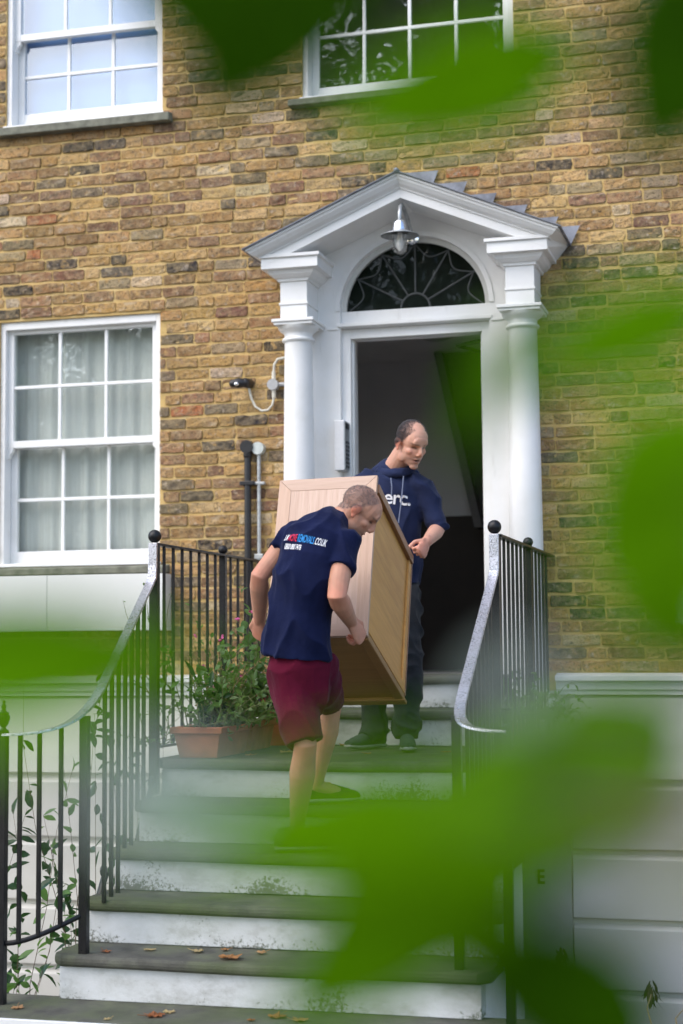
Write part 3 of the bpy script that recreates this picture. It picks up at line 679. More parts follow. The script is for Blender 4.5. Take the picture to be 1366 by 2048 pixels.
# ------------------------------------------------------------------ railings
m = NT('worn_polished_iron'); p = m.pos(); n = m.noise(p, 130, 5, .75); n2 = m.noise(p, 16, 4)
wf = m.ramp(n, [(.36, grey(0)), (.50, grey(1))])
m.bsdf(m.mix(wf, (.03, .03, .035, 1), (.66, .66, .72, 1)), m.ramp(n2, [(.3, grey(.22)), (.7, grey(.4))]), m.bump(n, .4, .004), m.math('MULTIPLY', wf, .9)); WORN = m.m
def ball(mb, x, y, z, r): mb.ell((x, y, z), (r, r, r), n=18, k=12)
def railing(sg, xs_, newel, label):
    """xs_: (x at wall, x at landing corner, x at the bottom post)"""
    x0, x1, x2 = xs_; e = empty('iron_railing', (x1, Y0, 0), label, 'railing')
    def post(x, y, za, zb, w, name='post', bev=.002):
        mb = MB(); mb.box(x-w/2, x+w/2, y-w/2, y+w/2, za, zb); return mb.build(name, IRON, e, bevel=bev)
    # landing run
    yA, yB = -1.855, -.03; zt = 1.045
    mb = MB(); mb.box(min(x0, x1)-.02, max(x0, x1)+.02, yA+.02, yB, zt, zt+.012); mb.build('top_rail', IRON, e, bevel=.002)
    mb = MB(); mb.box(x1-.012, x1+.012, yA+.02, yB, .05, .062); mb.build('bottom_rail', IRON, e, bevel=.002)
    ys = [yA+.127*i for i in range(1, 14)]
    for i, y in enumerate(ys):
        if i == 7:
            p = post(x1, y, .002, zt, .036); mb = MB(); ball(mb, x1, y, zt+.036, .027); mb.build('ball_finial', IRON, p, smooth=True)
        else: post(x1, y, .062, zt, .0140, 'baluster', .0015)
    p = post(x1, yA, -.17 if sg < 0 else -.05, zt+.012, .042); mb = MB(); ball(mb, x1, yA, zt+.044, .033); mb.lathe(x1, yA, [(.012, zt+.011), (.012, zt+.025)], 12); mb.build('ball_finial', IRON, p, smooth=True)
    # broad flat handrail sweeping down the flight and out to the newel
    zr = lambda y: .862-.572*(-1.905-y)
    nx, ny = newel; yE = -2.78
    path = [Vector((x1, yA-.024, zt+.010)), Vector((x1, yA-.026, zt-.10)), Vector((x1, yA-.034, zt-.165)), Vector((x1, yA-.062, .855))]
    for i in range(1, 7):
        y = -1.92+(yE+1.92)*i/6; path.append(Vector((x1+(x2-x1)*i/6, y, zr(y))))
    zE = zr(yE); zN = .20 if sg > 0 else .178
    P0 = path[-1]; P1 = Vector((x2, yE-.20, zE-.135)); P2 = Vector((x2+(nx-x2)*.10, ny+.005, zN+.004)); P3 = Vector((nx, ny, zN))
    for i in range(1, 13):
        t = i/12; path.append(P0*(1-t)**3+P1*3*t*(1-t)**2+P2*3*t*t*(1-t)+P3*t**3)
    hw, th = .024, .011; loops = []
    for i, q in enumerate(path):
        t = (path[min(i+1, len(path)-1)]-path[max(i-1, 0)]).normalized()
        s = Vector((1, 0, 0)) if i < 10 else Vector((0, 0, 1)).cross(t)*-1
        s = (s-t*s.dot(t)).normalized()
        if s.x < 0 and i < 10: s = -s
        if i >= 10 and s.dot(prev) < 0: s = -s
        prev = s; n = t.cross(s).normalized(); n = n if n.z > 0 or i < 4 else -n
        loops.append([q-s*hw-n*th/2, q+s*hw-n*th/2, q+s*hw*.9+n*th/2, q-s*hw*.9+n*th/2])
    # keep ring winding consistent
    mb = MB(); mb.loft(loops); mb.build('handrail', WORN, e, bevel=.002)
    # balusters under the handrail, standing on the treads
    def at_len(frac, lo, hi):
        seg = path[lo:hi+1]; L = [0]
        for a, b in zip(seg[:-1], seg[1:]): L.append(L[-1]+(b-a).length)
        s = frac*L[-1]
        for k in range(len(seg)-1):
            if L[k+1] >= s: return seg[k].lerp(seg[k+1], (s-L[k])/max(1e-6, L[k+1]-L[k]))
        return seg[-1]
    for i in range(1, 8):
        q = at_len(i/8, 3, 10); k = min(4, max(0, math.ceil((Y0-.01-q.y)/T))); post(q.x, q.y, -k*RZ-.01, q.z-.004, .0165, 'baluster', .0015)
    bp = (x2, -2.945); qb = min(path[10:], key=lambda p: abs(p.y-bp[1])+.3*abs(p.x-bp[0])); post(bp[0], bp[1], -.74, qb.z-.004, .037)
    # curved bay outside the steps with its own bottom rail
    bay = []
    for i in range(13):
        t = i/12; bay.append(Vector((bp[0]+(nx-bp[0])*t, bp[1]+(ny-bp[1])*(1-(1-t)**2), (-.575 if sg < 0 else -.52)+(-.10)*math.sin(t*math.pi/2))))
    mb = MB(); mb.tube(bay, [(.011, .007)]*13, side=(0, 0, 1), n=8); mb.build('bottom_rail', IRON, e, smooth=True)
    for t in ((.25, .52, .78) if sg < 0 else (.3, .65)):
        b = bay[round(t*12)]; q = min(path[10:], key=lambda p: abs(p.x-b.x)); post(b.x, b.y, b.z, q.z-.004, .0165, 'baluster', .0015)
    nw = post(nx, ny, -.921, zN+.012, .036, 'newel_post'); z = zN+.012
    mb = MB(); mb.lathe(nx, ny, [(.020, z-.006), (.022, z+.006), (.012, z+.013), (.010, z+.020), (.018, z+.030), (.026, z+.050), (.027, z+.066), (.020, z+.072), (.024, z+.078), (.014, z+.084), (.008, z+.092), (.011, z+.102), (.009, z+.110), (.004, z+.118), (.008, z+.124), (.003, z+.132)], 20)
    mb.build('urn_finial', IRON, nw, smooth=True)
    # scroll stays that brace the landing corner post to the flank of the steps
    if sg < 0:
        for (ya, za, yb_, zb_) in ((-1.90, -.12, -2.10, -.42), (-2.47, -.47, -2.62, -.75)):
            mb = MB(); mb.tube([(x1+.012, ya, za), (x1+.006, (ya+yb_)/2, (za+zb_)/2+.02), (x1+.004, yb_, zb_)], [(.006, .017)]*3, side=(0, 1, 0), n=8); mb.ell((x1+.005, ya-.005, za+.012), (.014, .03, .03)); mb.build('scroll_stay', IRON, e, smooth=True)
    return e
railing(-1, (-.925, -.920, -.800), (-1.085, -3.13), 'black iron stair railing with urn newel beside the big terracotta trough')
railing(1, (.785, .775, .800), (1.02, -3.06), 'black iron stair railing on the flank of the steps with the letter E')

# ------------------------------------------------------------------ pipes, cables, boxes on the wall
pp = empty('black_pipe', (-1.04, -.03, .4), 'black capped waste pipe standing against the bricks left of the porch', 'pipe')
mb = MB(); mb.tube([(-1.04, -.045, .34), (-1.04, -.045, 1.73)], .021, n=16, round_=(False, False)); mb.build('pipe_barrel', BLACKPLASTIC, pp, smooth=True)
mb = MB(); mb.tube([(-1.04, -.075, 1.752), (-1.04, -.015, 1.752)], .040, n=20, round_=(False, False)); mb.tube([(-1.04, -.045, 1.70), (-1.04, -.045, 1.735)], .026, n=16); mb.build('pipe_cap', BLACKPLASTIC, pp, smooth=True, bevel=.003)
mb = MB(); mb.box(-1.085, -.995, -.07, -.012, 1.520, 1.545); mb.build('bracket', BLACKPLASTIC, pp, bevel=.003)
pp = empty('grey_conduit', (-.973, -.03, .4), 'galvanised conduit with round grey box on the bricks next to the black pipe', 'conduit')
mb = MB(); mb.tube([(-.973, -.032, .36), (-.973, -.032, 1.71)], .0125, n=14, round_=(False, False)); mb.build('conduit_tube', GALV, pp, smooth=True)
mb = MB(); mb.tube([(-.973, -.062, 1.742), (-.973, -.012, 1.742)], .038, n=24, round_=(False, False)); mb.build('round_box', simple('pale_grey_box', (.5, .54, .52, 1), .5), pp, smooth=True, bevel=.003)
mb = MB(); mb.box(-1.012, -.934, -.046, -.012, 1.522, 1.540); mb.build('saddle', GALV, pp, bevel=.003)
mb = MB(); mb.box(-1.0, -.946, -.046, -.012, 1.075, 1.105); mb.build('saddle', GALV, pp, bevel=.003)
jb = empty('junction_box', (-.878, -.03, 2.126), 'round grey junction box with white cable beside the porch column', 'junction box')
mb = MB(); mb.tube([(-.878, -.06, 2.126), (-.878, -.014, 2.126)], .034, n=24, round_=(False, False)); mb.build('box_body', GREYPLASTIC, jb, smooth=True, bevel=.003)
mb = MB(); mb.tube([(-.876, -.035, 2.155), (-.876, -.035, 2.208)], [(.013, .013), (.012, .012)], n=12, round_=(False, False)); mb.build('gland', CABLE, jb, smooth=True)
mb = MB(); mb.tube([(-.876, -.035, 2.098), (-.876, -.035, 2.046)], [(.013, .013), (.012, .012)], n=12, round_=(False, False)); mb.build('gland', CABLE, jb, smooth=True)
mb = MB(); mb.tube([(-.85, -.035, 2.126), (-.79, -.035, 2.126)], .013, n=12, round_=(False, False)); mb.build('gland', GREYPLASTIC, jb, smooth=True)
mb = MB(); mb.tube([(-.876, -.035, 2.20), (-.872, -.035, 2.25), (-.850, -.035, 2.282), (-.81, -.035, 2.288), (-.76, -.035, 2.288)], .0085, n=10); mb.build('cable', CABLE, jb, smooth=True)
mb = MB(); mb.tube([(-.876, -.035, 2.05), (-.885, -.035, 2.005), (-.915, -.03, 1.975), (-.955, -.03, 1.972), (-.995, -.03, 2.00), (-1.02, -.03, 2.05), (-1.035, -.03, 2.11)], .0075, n=10); mb.build('cable', CABLE, jb, smooth=True)
sn = empty('security_sensor', (-1.07, -.05, 2.14), 'small black security sensor head on the bricks beside the grey junction box', 'sensor')
mb = MB(); mb.tube([(-1.04, -.012, 2.145), (-1.045, -.07, 2.142)], .030, n=18); mb.build('mount', BLACKPLASTIC, sn, smooth=True)
mb = MB(); mb.tube([(-1.045, -.07, 2.142), (-1.085, -.095, 2.138), (-1.112, -.105, 2.135)], [.026, .031, .024], n=18); mb.build('sensor_head', BLACKPLASTIC, sn, smooth=True, bevel=0)
mb = MB(); mb.ell((-1.085, -.122, 2.128), (.016, .010, .013)); mb.build('lens', CHROME, sn, smooth=True)
ic = empty('door_intercom', (-.42, -.10, 1.72), 'steel door-entry intercom box with a column of call buttons on the door jamb', 'intercom')
mb = MB(); mb.box(-.472, -.412, -.135, -.022, 1.582, 1.878); icb = mb.build('case', simple('brushed_steel_case', (.62, .63, .65, 1), .4, .05, 40, .05, .002, .3), ic, bevel=.003)
mb = MB(); mb.box(-.4118, -.4075, -.131, -.026, 1.588, 1.872); mb.build('face_plate', GALV, ic, bevel=.001)
for i in range(7):
    for j in range(2):
        mb = MB(); y = -.10+.045*j; z = 1.605+.024*i; mb.box(-.4073, -.402, y-.009, y+.009, z-.007, z+.007); mb.build('call_button', BLACKPLASTIC, ic, bevel=.001)
mb = MB(); mb.box(-.4073, -.404, -.12, -.04, 1.83, 1.862); mb.build('speaker_grille', BLACKPLASTIC, ic)

# ------------------------------------------------------------------ the cabinet being carried
CW, CD, CH = .481, .849, .818
RM = Matrix(((1.0, -.011, -.025), (.019, .929, .369), (.019, -.369, .929)))
CA = Vector((-.255, -1.909, 1.338))
cab = empty('wooden_cabinet', CA, 'honey oak cabinet with pale framed top board carried tilted between two men', 'cabinet')
cab.matrix_basis = Matrix.Translation(CA) @ RM.to_4x4()
OAKL = wood_mat('sky_paled_oak', (.46, .285, .195, 1), (.57, .385, .28, 1), 'z', .42, 0)  # front-board oak, reflected sky mixed into its colour
OAKLX = wood_mat('sky_paled_oak_rail', (.45, .295, .215, 1), (.56, .39, .30, 1), 'x', .42)
OAKS = wood_mat('honey_oak', (.48, .225, .055, 1), (.62, .33, .09, 1), 'y', .5, 7)
OAKE = wood_mat('brown_oak_edge', (.20, .09, .04, 1), (.30, .14, .065, 1), 'y', .4)
OAKB = wood_mat('amber_oak_base', (.22, .11, .03, 1), (.32, .17, .055, 1), 'x', .45, 6)
def cpart(name, mat, x0, x1, y0, y1, z0, z1, bev=.003, poly=None):
    mb = MB(); mb.box(x0, x1, y0, y1, z0, z1); me = mb.mesh(name)
    o = bpy.data.objects.new(name, me); COL.objects.link(o); me.materials.append(mat); o.parent = cab
    b = o.modifiers.new('bevel', 'BEVEL'); b.width = bev; b.segments = 2
    return o
w = .062
cpart('carcass', OAKS, .012, CW-.014, .026, CD-.02, -CH+.03, -.055)
# board coloured paler for the sky it reflects: mitred border round a field of upright staves
def mitre(name, poly, mat):
    mb = MB(); mb.prism(poly, 'y', .0, .024); me = mb.mesh(name); bm = bmesh.new(); bm.from_mesh(me); bmesh.ops.recalc_face_normals(bm, faces=bm.faces); bm.to_mesh(me); bm.free()
    o = bpy.data.objects.new(name, me); COL.objects.link(o); me.materials.append(mat); o.parent = cab
    b = o.modifiers.new('bevel', 'BEVEL'); b.width = .002; b.segments = 2; return o
g = .0002
mitre('border_board', [(0, 0), (CW, 0), (CW-w, -w+g), (w, -w+g)], OAKLX); mitre('border_board', [(0, -CH), (CW, -CH), (CW-w, -CH+w-g), (w, -CH+w-g)], OAKLX)
mitre('border_board', [(0, -g*2), (w-g, -w), (w-g, -CH+w), (0, -CH+g*2)], OAKL); mitre('border_board', [(CW, -g*2), (CW-w+g, -w), (CW-w+g, -CH+w), (CW, -CH+g*2)], OAKL)
nst = 4
for i in range(nst):
    a = w+(CW-2*w)*i/nst; b = w+(CW-2*w)*(i+1)/nst
    cpart('stave', wood_mat('sky_paled_stave', *[((.46+d, .30+d*.8, .22+d*.6, 1), (.57+d, .40+d, .31+d, 1)) for d in (random.uniform(-.03, .04),)][0], 'z', .42), a, b, .0015, .022, -CH+w, -w, .0004)
# right-hand end: rails, edge strip and sunk panel
sx0, sx1 = CW-.0135, CW-.002
cpart('edge_strip', OAKE, sx0, sx1+.010, .026, CD-.012, -.082, -.036, .003)
cpart('end_stile', OAKS, sx0, sx1, CD-.065, CD-.014, -CH+.03, -.0825, .002); cpart('end_rail', OAKS, sx0, sx1, .026, CD-.066, -CH+.03, -CH+.075, .002)
cpart('back_edge', OAKE, sx0-.02, sx1+.003, CD-.0135, CD, -CH+.02, -.040, .002)
cpart('base_board', OAKB, .004, CW-.004, .026, CD, -CH, -CH+.029, .003); cpart('base_lip', OAKB, .0, CW+.006, CD-.05, CD+.012, -CH-.02, -CH-.0005, .004)
cpart('base_lip', OAKB, CW-.045, CW+.002, .026, CD-.0505, -CH-.014, -CH-.0005, .004); cpart('top_board', OAKS, .012, CW-.014, .026, CD-.02, -.0545, -.039, .002)

# ------------------------------------------------------------------ people
SKIN = skin_mat()
def V(*a): return Vector(a)
def rotmat(f, u):
    f = Vector(f).normalized(); u = Vector(u); u = (u-f*u.dot(f)).normalized(); r = f.cross(u)
    return Matrix(((r.x, f.x, u.x), (r.y, f.y, u.y), (r.z, f.z, u.z)))
def head_prims(mb, c, M, s=1.0):
    L = lambda x, y, z: c+M@Vector((x*s, y*s, z*s))
    E = lambda p, r, rx=0: mb.ell(L(*p), [q*s for q in r], M@Matrix.Rotation(rx, 3, 'X'))
    E((0, -.014, .046), (.0745, .097, .083)); E((0, .026, .040), (.066, .066, .075)); E((0, .024, -.022), (.061, .067, .086)); E((0, .043, -.062), (.043, .045, .042))
    E((0, .070, -.093), (.026, .020, .018)); E((0, .080, .046), (.046, .013, .030)); E((0, .084, .035), (.043, .011, .009))
    for sx in (-1, 1):
        E((sx*.040, .052, -.012), (.020, .026, .020)); E((sx*.046, .010, -.06), (.016, .040, .030), R(20))
        E((sx*.077, -.012, .006), (.008, .020, .032), R(-12)); E((sx*.083, -.020, .012), (.006, .018, .026), R(-12)); E((sx*.077, -.006, -.022), (.007, .011, .013))
        E((sx*.0105, .094, -.021), (.0075, .010, .0065))
    mb.tube([L(0, .080, .032), L(0, .092, .012), L(0, .103, -.008), L(0, .100, -.019)], [(.008*s, .012*s), (.0085*s, .015*s), (.0115*s, .015*s), (.010*s, .010*s)], side=M@Vector((1, 0, 0)), n=12)
    E((0, .084, -.047), (.022, .012, .007)); E((0, .083, -.061), (.020, .011, .008))
def head_paint(P, base, opts):
    """P: head-local vertex positions (m,3). returns colours and inward dents"""
    x, y, z = np.abs(P[:, 0]), P[:, 1], P[:, 2]; n = len(P); col = np.tile(np.array(base), (n, 1)); dent = np.zeros(n)
    def blend(mask, c): nonlocal col; mk = np.clip(mask, 0, 1)[:, None]; col = col*(1-mk)+np.array(c)*mk
    front = np.clip((y-.05)/.02, 0, 1)
    blend(.35*np.exp(-((x-.045)/.02)**2-((z+.015)/.02)**2)*front, (base[0]*1.0, base[1]*.66, base[2]*.62))
    blend(.45*np.exp(-(x/.014)**2-((z+.014)/.014)**2)*np.clip((y-.09)/.015, 0, 1), (base[0], base[1]*.6, base[2]*.55))
    jaw = np.clip((-.03-z)/.02, 0, 1)*np.clip((y-.0)/.03, 0, 1)
    blend(.28*jaw, (.24, .17, .14))
    eye = np.exp(-((x-.031)/.0165)**4-((z-.016)/.0085)**4)*front; dent += .0075*np.exp(-((x-.030)/.019)**2-((z-.017)/.013)**2)*front
    blend(.75*eye, (base[0]*.45, base[1]*.34, base[2]*.30)); blend(.95*np.exp(-((x-.031)/.014)**4-((z-.0125)/.0035)**4)*front, (.03, .018, .012))
    blend(.75*np.exp(-((x-.033)/.020)**4-((z-.0365-.05*(.03-np.abs(x-.03))*.2)/.005)**4)*front, opts.get('brow', (.07, .045, .03)))
    lips = np.exp(-(x/.024)**4-((z+.055)/.011)**4)*front; blend(.55*lips, (.42, .16, .13))
    mo = opts.get('mouth', .003); blend(.95*np.exp(-(x/(.019 if mo > .004 else .023))**4-((z+.0545)/mo)**4)*front, (.035, .012, .01)); dent += (.004+mo*.7)*np.exp(-(x/.018)**4-((z+.0545)/(mo+.001))**2)*front
    ear = np.clip((x-.076)/.006, 0, 1)*np.clip((.05-np.abs(z-.005))/.01, 0, 1); blend(.6*ear, (base[0]*1.02, base[1]*.52, base[2]*.48))
    dent += 0
    blend(.5*np.exp(-((x-.075)/.004)**2-((y+.008)/.01)**2-((z-.004)/.012)**2), (.25, .07, .05))
    # forehead creases
    blend(.18*np.exp(-((z-.068)/.002)**2)*np.clip((.04-x)/.01, 0, 1)*front, (base[0]*.6, base[1]*.5, base[2]*.45))
    # cropped hair stubble tone on the scalp
    hz = np.interp(y, [-.13, -.06, -.01, .025, .05, .06], opts['hairline']); hm = np.clip((z-hz)/.012, 0, 1)*(y < .06)
    blend(opts.get('stub', .5)*hm*opts['shell'](P)**2, opts['hair'])
    return col, dent, hm
def hand(mb, wrist, d, n, t, curl=(.7, .8, .5), spread=.0, thumb=(.6, .7, .35), s=1.0):
    d = Vector(d).normalized(); n = Vector(n); n = (n-d*n.dot(d)).normalized(); t = Vector(t); t = (t-d*t.dot(d)-n*t.dot(n)).normalized(); w0 = Vector(wrist)
    mb.tube([w0-d*.03*s, w0, w0+d*.035*s, w0+d*.088*s], [(.027*s, .021*s), (.027*s, .020*s), (.037*s, .0185*s), (.041*s, .0145*s)], side=t, n=16)
    for i, (o, L) in enumerate(((.034, .074), (.0115, .082), (-.0115, .077), (-.034, .060))):
        p = w0+d*(.080-.004*abs(i-1))*s+t*o*s; a = 0; pts = [p-d*.012*s, p]; dd = (d+t*o*spread).normalized()
        for frac, c in zip((.46, .30, .24), curl):
            a += c*(1+.07*i); p = p+(dd*math.cos(a)+n*math.sin(a))*L*frac*s; pts.append(p)
        mb.tube(pts, [.0088*s, .0090*s, .0085*s, .0078*s, .0068*s], n=10)
    p = w0+d*.022*s+t*.026*s-n*.002; q1 = p+(d*thumb[0]+t*thumb[1]+n*thumb[2]).normalized()*.044*s; q2 = q1+(d*.9+t*.05+n*.45).normalized()*.033*s; q3 = q2+(d*.85-t*.12+n*.6).normalized()*.025*s
    mb.tube([p-d*.012*s, p, q1, q2, q3], [.012*s, .0145*s, .0115*s, .0105*s, .0085*s], n=10)
def finish(me, fold=0., fscale=7., stretch=None, seed=0., pin=None):
    """soft cloth folds pushed along the normals of a clothing mesh"""
    if not fold: return me
    n = len(me.vertices); co = np.empty(n*3, 'f'); no = np.empty(n*3, 'f'); me.vertices.foreach_get('co', co); me.vertices.foreach_get('normal', no); co = co.reshape(-1, 3); no = no.reshape(-1, 3)
    st = Vector(stretch) if stretch else Vector((1, 1, 1)); d = np.empty(n)
    for i in range(n):
        q = Vector(co[i]); q = Vector((q.x*st.x, q.y*st.y, q.z*st.z))*fscale+Vector((seed, seed*1.7, 3.1))
        wv = q+noise.noise_vector(q*.6)*.9
        r = 1-2*abs(noise.noise(wv)); d[i] = (max(0, r)**2*1.1-.3)+.35*noise.noise(q*2.3)
    co += no*(d*fold)[:, None]; me.vertices.foreach_set('co', co.ravel()); me.update(); return me
def person_body(mb, name, c, M, s, base, opts, parent, voxel=.0042):
    me = remesh(mb, voxel, 3); n = len(me.vertices); co = np.empty(n*3, 'f'); me.vertices.foreach_get('co', co); co = co.reshape(-1, 3)
    no = np.empty(n*3, 'f'); me.vertices.foreach_get('normal', no); no = no.reshape(-1, 3)
    Mi = np.array(M.transposed()); P = (co-np.array(c))@Mi.T/s; hd = (np.abs(P) < .15).all(1)
    col = np.tile(np.array(base), (n, 1)); hm = np.zeros(n)
    mot = np.array([noise.noise(Vector(q)*14)+.5*noise.noise(Vector(q)*45) for q in co]); col *= (1+.16*mot)[:, None]; col[:, 1:] *= (1-.10*np.clip(mot, 0, 1))[:, None]
    for (rp, rrad) in opts.get('red', []):
        k = .55*np.exp(-((co-np.array(rp))**2).sum(1)/rrad**2); col *= np.stack([1-.02*k, 1-.34*k, 1-.38*k], 1)
    cc, dent, h = head_paint(P[hd], base, opts); col[hd] = cc*(1+.12*mot[hd])[:, None]; hm[hd] = h; co[hd] -= no[hd]*(dent*s)[:, None]
    me.vertices.foreach_set('co', co.ravel()); at = me.attributes.new('col', 'FLOAT_COLOR', 'POINT'); at.data.foreach_set('color', np.concatenate([col, np.ones((n, 1))], 1).astype('f').ravel()); me.update()
    body = link(name, me, SKIN, parent, smooth='full')
    # hair: thousands of short fine blades combed over the scalp
    hv = opts['shell'](P)*hm; rr = random.Random(len(name)+int(c[0]*1000)); idx = np.nonzero(hv > .25)[0]; Ln = opts.get('len', .004); hb = MB()
    back = M@Vector((0, -1, -.35))
    for _ in range(opts.get('count', 7000)):
        v = int(idx[rr.randrange(len(idx))])
        if rr.random() > hv[v]*1.1-.1: continue
        q = Vector(co[v])+Vector((rr.gauss(0, .0016), rr.gauss(0, .0016), rr.gauss(0, .0016))); n_ = Vector(no[v]); t = back-n_*back.dot(n_)+rv_(rr)*.5; d = (n_*.45+t.normalized()*.8).normalized()
        sd_ = d.cross(n_).normalized()*.0007; L_ = Ln*rr.uniform(.6, 1.3); hb.add([q-sd_, q+sd_, q+d*L_*.6+n_*.0004+sd_*.6, q+d*L_], [(0, 1, 2, 3)])
    hb.build('hair', opts['hairmat'], parent, fix=False)
    return body
def rv_(rr): return Vector((rr.gauss(0, 1), rr.gauss(0, 1), rr.gauss(0, 1)))
def hair_mat(name, a, b):
    m = NT(name); p = m.pos(); n = m.noise(p, 300, 4, .7); n2 = m.noise(p, 30, 3)
    c = m.mix(m.ramp(n2, [(.4, grey(0)), (.7, grey(.6))]), m.ramp(n, [(.3, a), (.7, b)]), b)
    m.bsdf(c, .7, m.bump(n, .7, .004), spec=.3); return m.m
def cloth(mb, name, mat, parent, voxel=.008, it=5, fold=.006, fscale=7, stretch=None, seed=0.):
    me = finish(remesh(mb, voxel, it), fold, fscale, stretch, seed); return link(name, me, mat, parent, smooth='full')
NAVY = cloth_mat('navy_jersey', (.0085, .0125, .045)); NAVY2 = cloth_mat('faded_navy_fleece', (.019, .026, .064)); MAROON = cloth_mat('maroon_cotton', (.085, .006, .020)); CHARCOAL = cloth_mat('charcoal_canvas', (.030, .032, .036))
SOLE = simple('shoe_rubber', (.30, .30, .27, 1), .7, .2, 30); SHOE = cloth_mat('grey_trainer_mesh', (.05, .058, .058)); SHOED = cloth_mat('dark_trainer_mesh', (.028, .03, .032)); LACE = cloth_mat('orange_lace', (.50, .10, .03))
def shoe(parent, heel, toe, z, mat, up=None, s=1.0):
    h, t = Vector((heel[0], heel[1], z)), Vector((toe[0], toe[1], z)); d = (t-h).normalized(); sd_ = d.cross(V(0, 0, 1)); L = (t-h).length
    P = lambda a, zz: h+d*a*L+V(0, 0, zz)
    mb = MB(); mb.tube([P(.02, .045), P(.22, .052), P(.5, .047), P(.78, .036), P(.95, .030)], [(.033*s, .040), (.036*s, .047), (.041*s, .040), (.045*s, .030), (.034*s, .022)], side=sd_, n=18)
    mb.tube([P(.14, .05), P(.13, .105)], [(.036*s, .045), (.034*s, .042)], side=sd_, n=16, round_=(True, False))
    up_ = cloth(mb, 'shoe', mat, parent, .006, 4, .002, 20)
    mb = MB(); mb.tube([P(-.05, .014), P(.2, .014), P(.5, .014), P(.8, .015), P(1.0, .020)], [(.030*s, .013), (.037*s, .013), (.041*s, .013), (.046*s, .013), (.030*s, .011)], side=sd_, n=18)
    mb.build('sole', SOLE, up_, smooth='full')
    for k in range(4):
        a = .42+.085*k; q0, q1 = P(a, .087-.02*k)-sd_*.022+V(0, 0, .0), P(a+.04, .085-.02*k)+sd_*.022
        mb = MB(); mb.tube([q0, (q0+q1)/2+V(0, 0, .006), q1], .0035, n=6); mb.build('lace', LACE if mat is SHOED else SOLE, up_)
    return up_
def text_on(body, parts, origin, ux, uy, size, target, mat_parent, name, shear=.0, squash=1.0):
    """print flat lettering onto a garment: letter meshes laid on the cloth by ray casting"""
    tm = target.data; bv = BVHTree.FromPolygons([v.co for v in tm.vertices], [p.vertices for p in tm.polygons])
    ux = Vector(ux).normalized(); uy = Vector(uy); uy = (uy-ux*uy.dot(ux)).normalized(); nz = ux.cross(uy); adv = 0
    for body_, mat in parts:
        c = bpy.data.curves.new('t', 'FONT'); c.body = body_; c.size = size; c.shear = shear; c.offset = size*.012; c.space_character = .92
        o = bpy.data.objects.new('t', c); COL.objects.link(o); dg = bpy.context.evaluated_depsgraph_get(); dg.update(); me = bpy.data.meshes.new_from_object(o.evaluated_get(dg)); bpy.data.objects.remove(o)
        bm = bmesh.new(); bm.from_mesh(me); bmesh.ops.triangulate(bm, faces=bm.faces)
        bmesh.ops.subdivide_edges(bm, edges=[e for e in bm.edges if e.calc_length() > size*.15], cuts=2, use_grid_fill=False); bmesh.ops.triangulate(bm, faces=bm.faces)
        mxx = max((v.co.x for v in bm.verts), default=0)
        for v in bm.verts:
            q = Vector(origin)+ux*(v.co.x*squash+adv)+uy*v.co.y; hit = bv.ray_cast(q+nz*.3, -nz)
            v.co = (hit[0] if hit[0] else q)+nz*.0022
        bm.to_mesh(me); bm.free(); me.materials.clear(); me.materials.append(mat); link(name, me, mat, mat_parent)
        adv += mxx*squash+size*.035
WHITEINK = simple('white_print', (.78, .78, .80, 1), .8, .04); REDINK = simple('red_print', (.70, .03, .09, 1), .8, .04); BLUEINK = simple('blue_print', (.03, .28, .70, 1), .8, .04)

# --- man on the steps, back to us, stooping into the load
S1 = (.52, .265, .175)
m1 = empty('person', (-.05, -2.3, -.37), 'stooping man in navy printed t-shirt and maroon shorts gripping the cabinet from below', 'person')
sdv = V(.93, -.33, -.16)
T_ = [(W(592, 1310, -2.44), (.163, .134)), (W(596, 1265, -2.455), (.156, .128)), (W(602, 1215, -2.475), (.148, .122)), (W(610, 1165, -2.49), (.150, .124)), (W(622, 1115, -2.485), (.158, .124)), (W(633, 1078, -2.455), (.158, .112)), (W(648, 1056, -2.41), (.125, .088)), (W(664, 1046, -2.365), (.085, .068))]
SHL, SHR = W(574, 1088, -2.385), W(688, 1088, -2.47)
ELL, WRL = W(519, 1152, -2.50), W(519, 1240, -2.325); ELR, WRR = W(674, 1192, -2.60), W(702, 1244, -2.335)
HIL, HIR = W(578, 1345, -2.45), W(636, 1348, -2.40); KNL, KNR = W(611, 1488, -2.515), W(662, 1410, -2.13); ANL, ANR = W(592, 1668, -2.335), W(632, 1572, -2.045)
H1 = W(715, 1027, -2.33); M1 = rotmat((.66, .20, -.70), (.62, .12, .70))
mb = MB()
mb.tube([T_[0][0]]+[p for p, _ in T_[1:]], [(a*.86, b*.84) if i_ > 1 else (.115, .09) for i_, (_, (a, b)) in enumerate(T_)], side=sdv, n=22)
mb.tube([T_[-1][0]-V(.03, -.0, .03), W(672, 1042, -2.36), W(690, 1034, -2.345), H1+M1@V(0, -.03, -.02)], [(.078, .07), (.062, .062), (.057, .060), (.054, .058)], n=18)
head_prims(mb, H1, M1, .96)
mb.tube([SHL, SHL.lerp(ELL, .35), SHL.lerp(ELL, .75), ELL, ELL.lerp(WRL, .22), ELL.lerp(WRL, .55), WRL], [.054, .050, .043, .040, .044, .038, .028], n=16)
mb.tube([SHR, SHR.lerp(ELR, .35), SHR.lerp(ELR, .75), ELR, ELR.lerp(WRR, .22), ELR.lerp(WRR, .55), WRR], [.056, .053, .046, .043, .047, .040, .029], n=16)
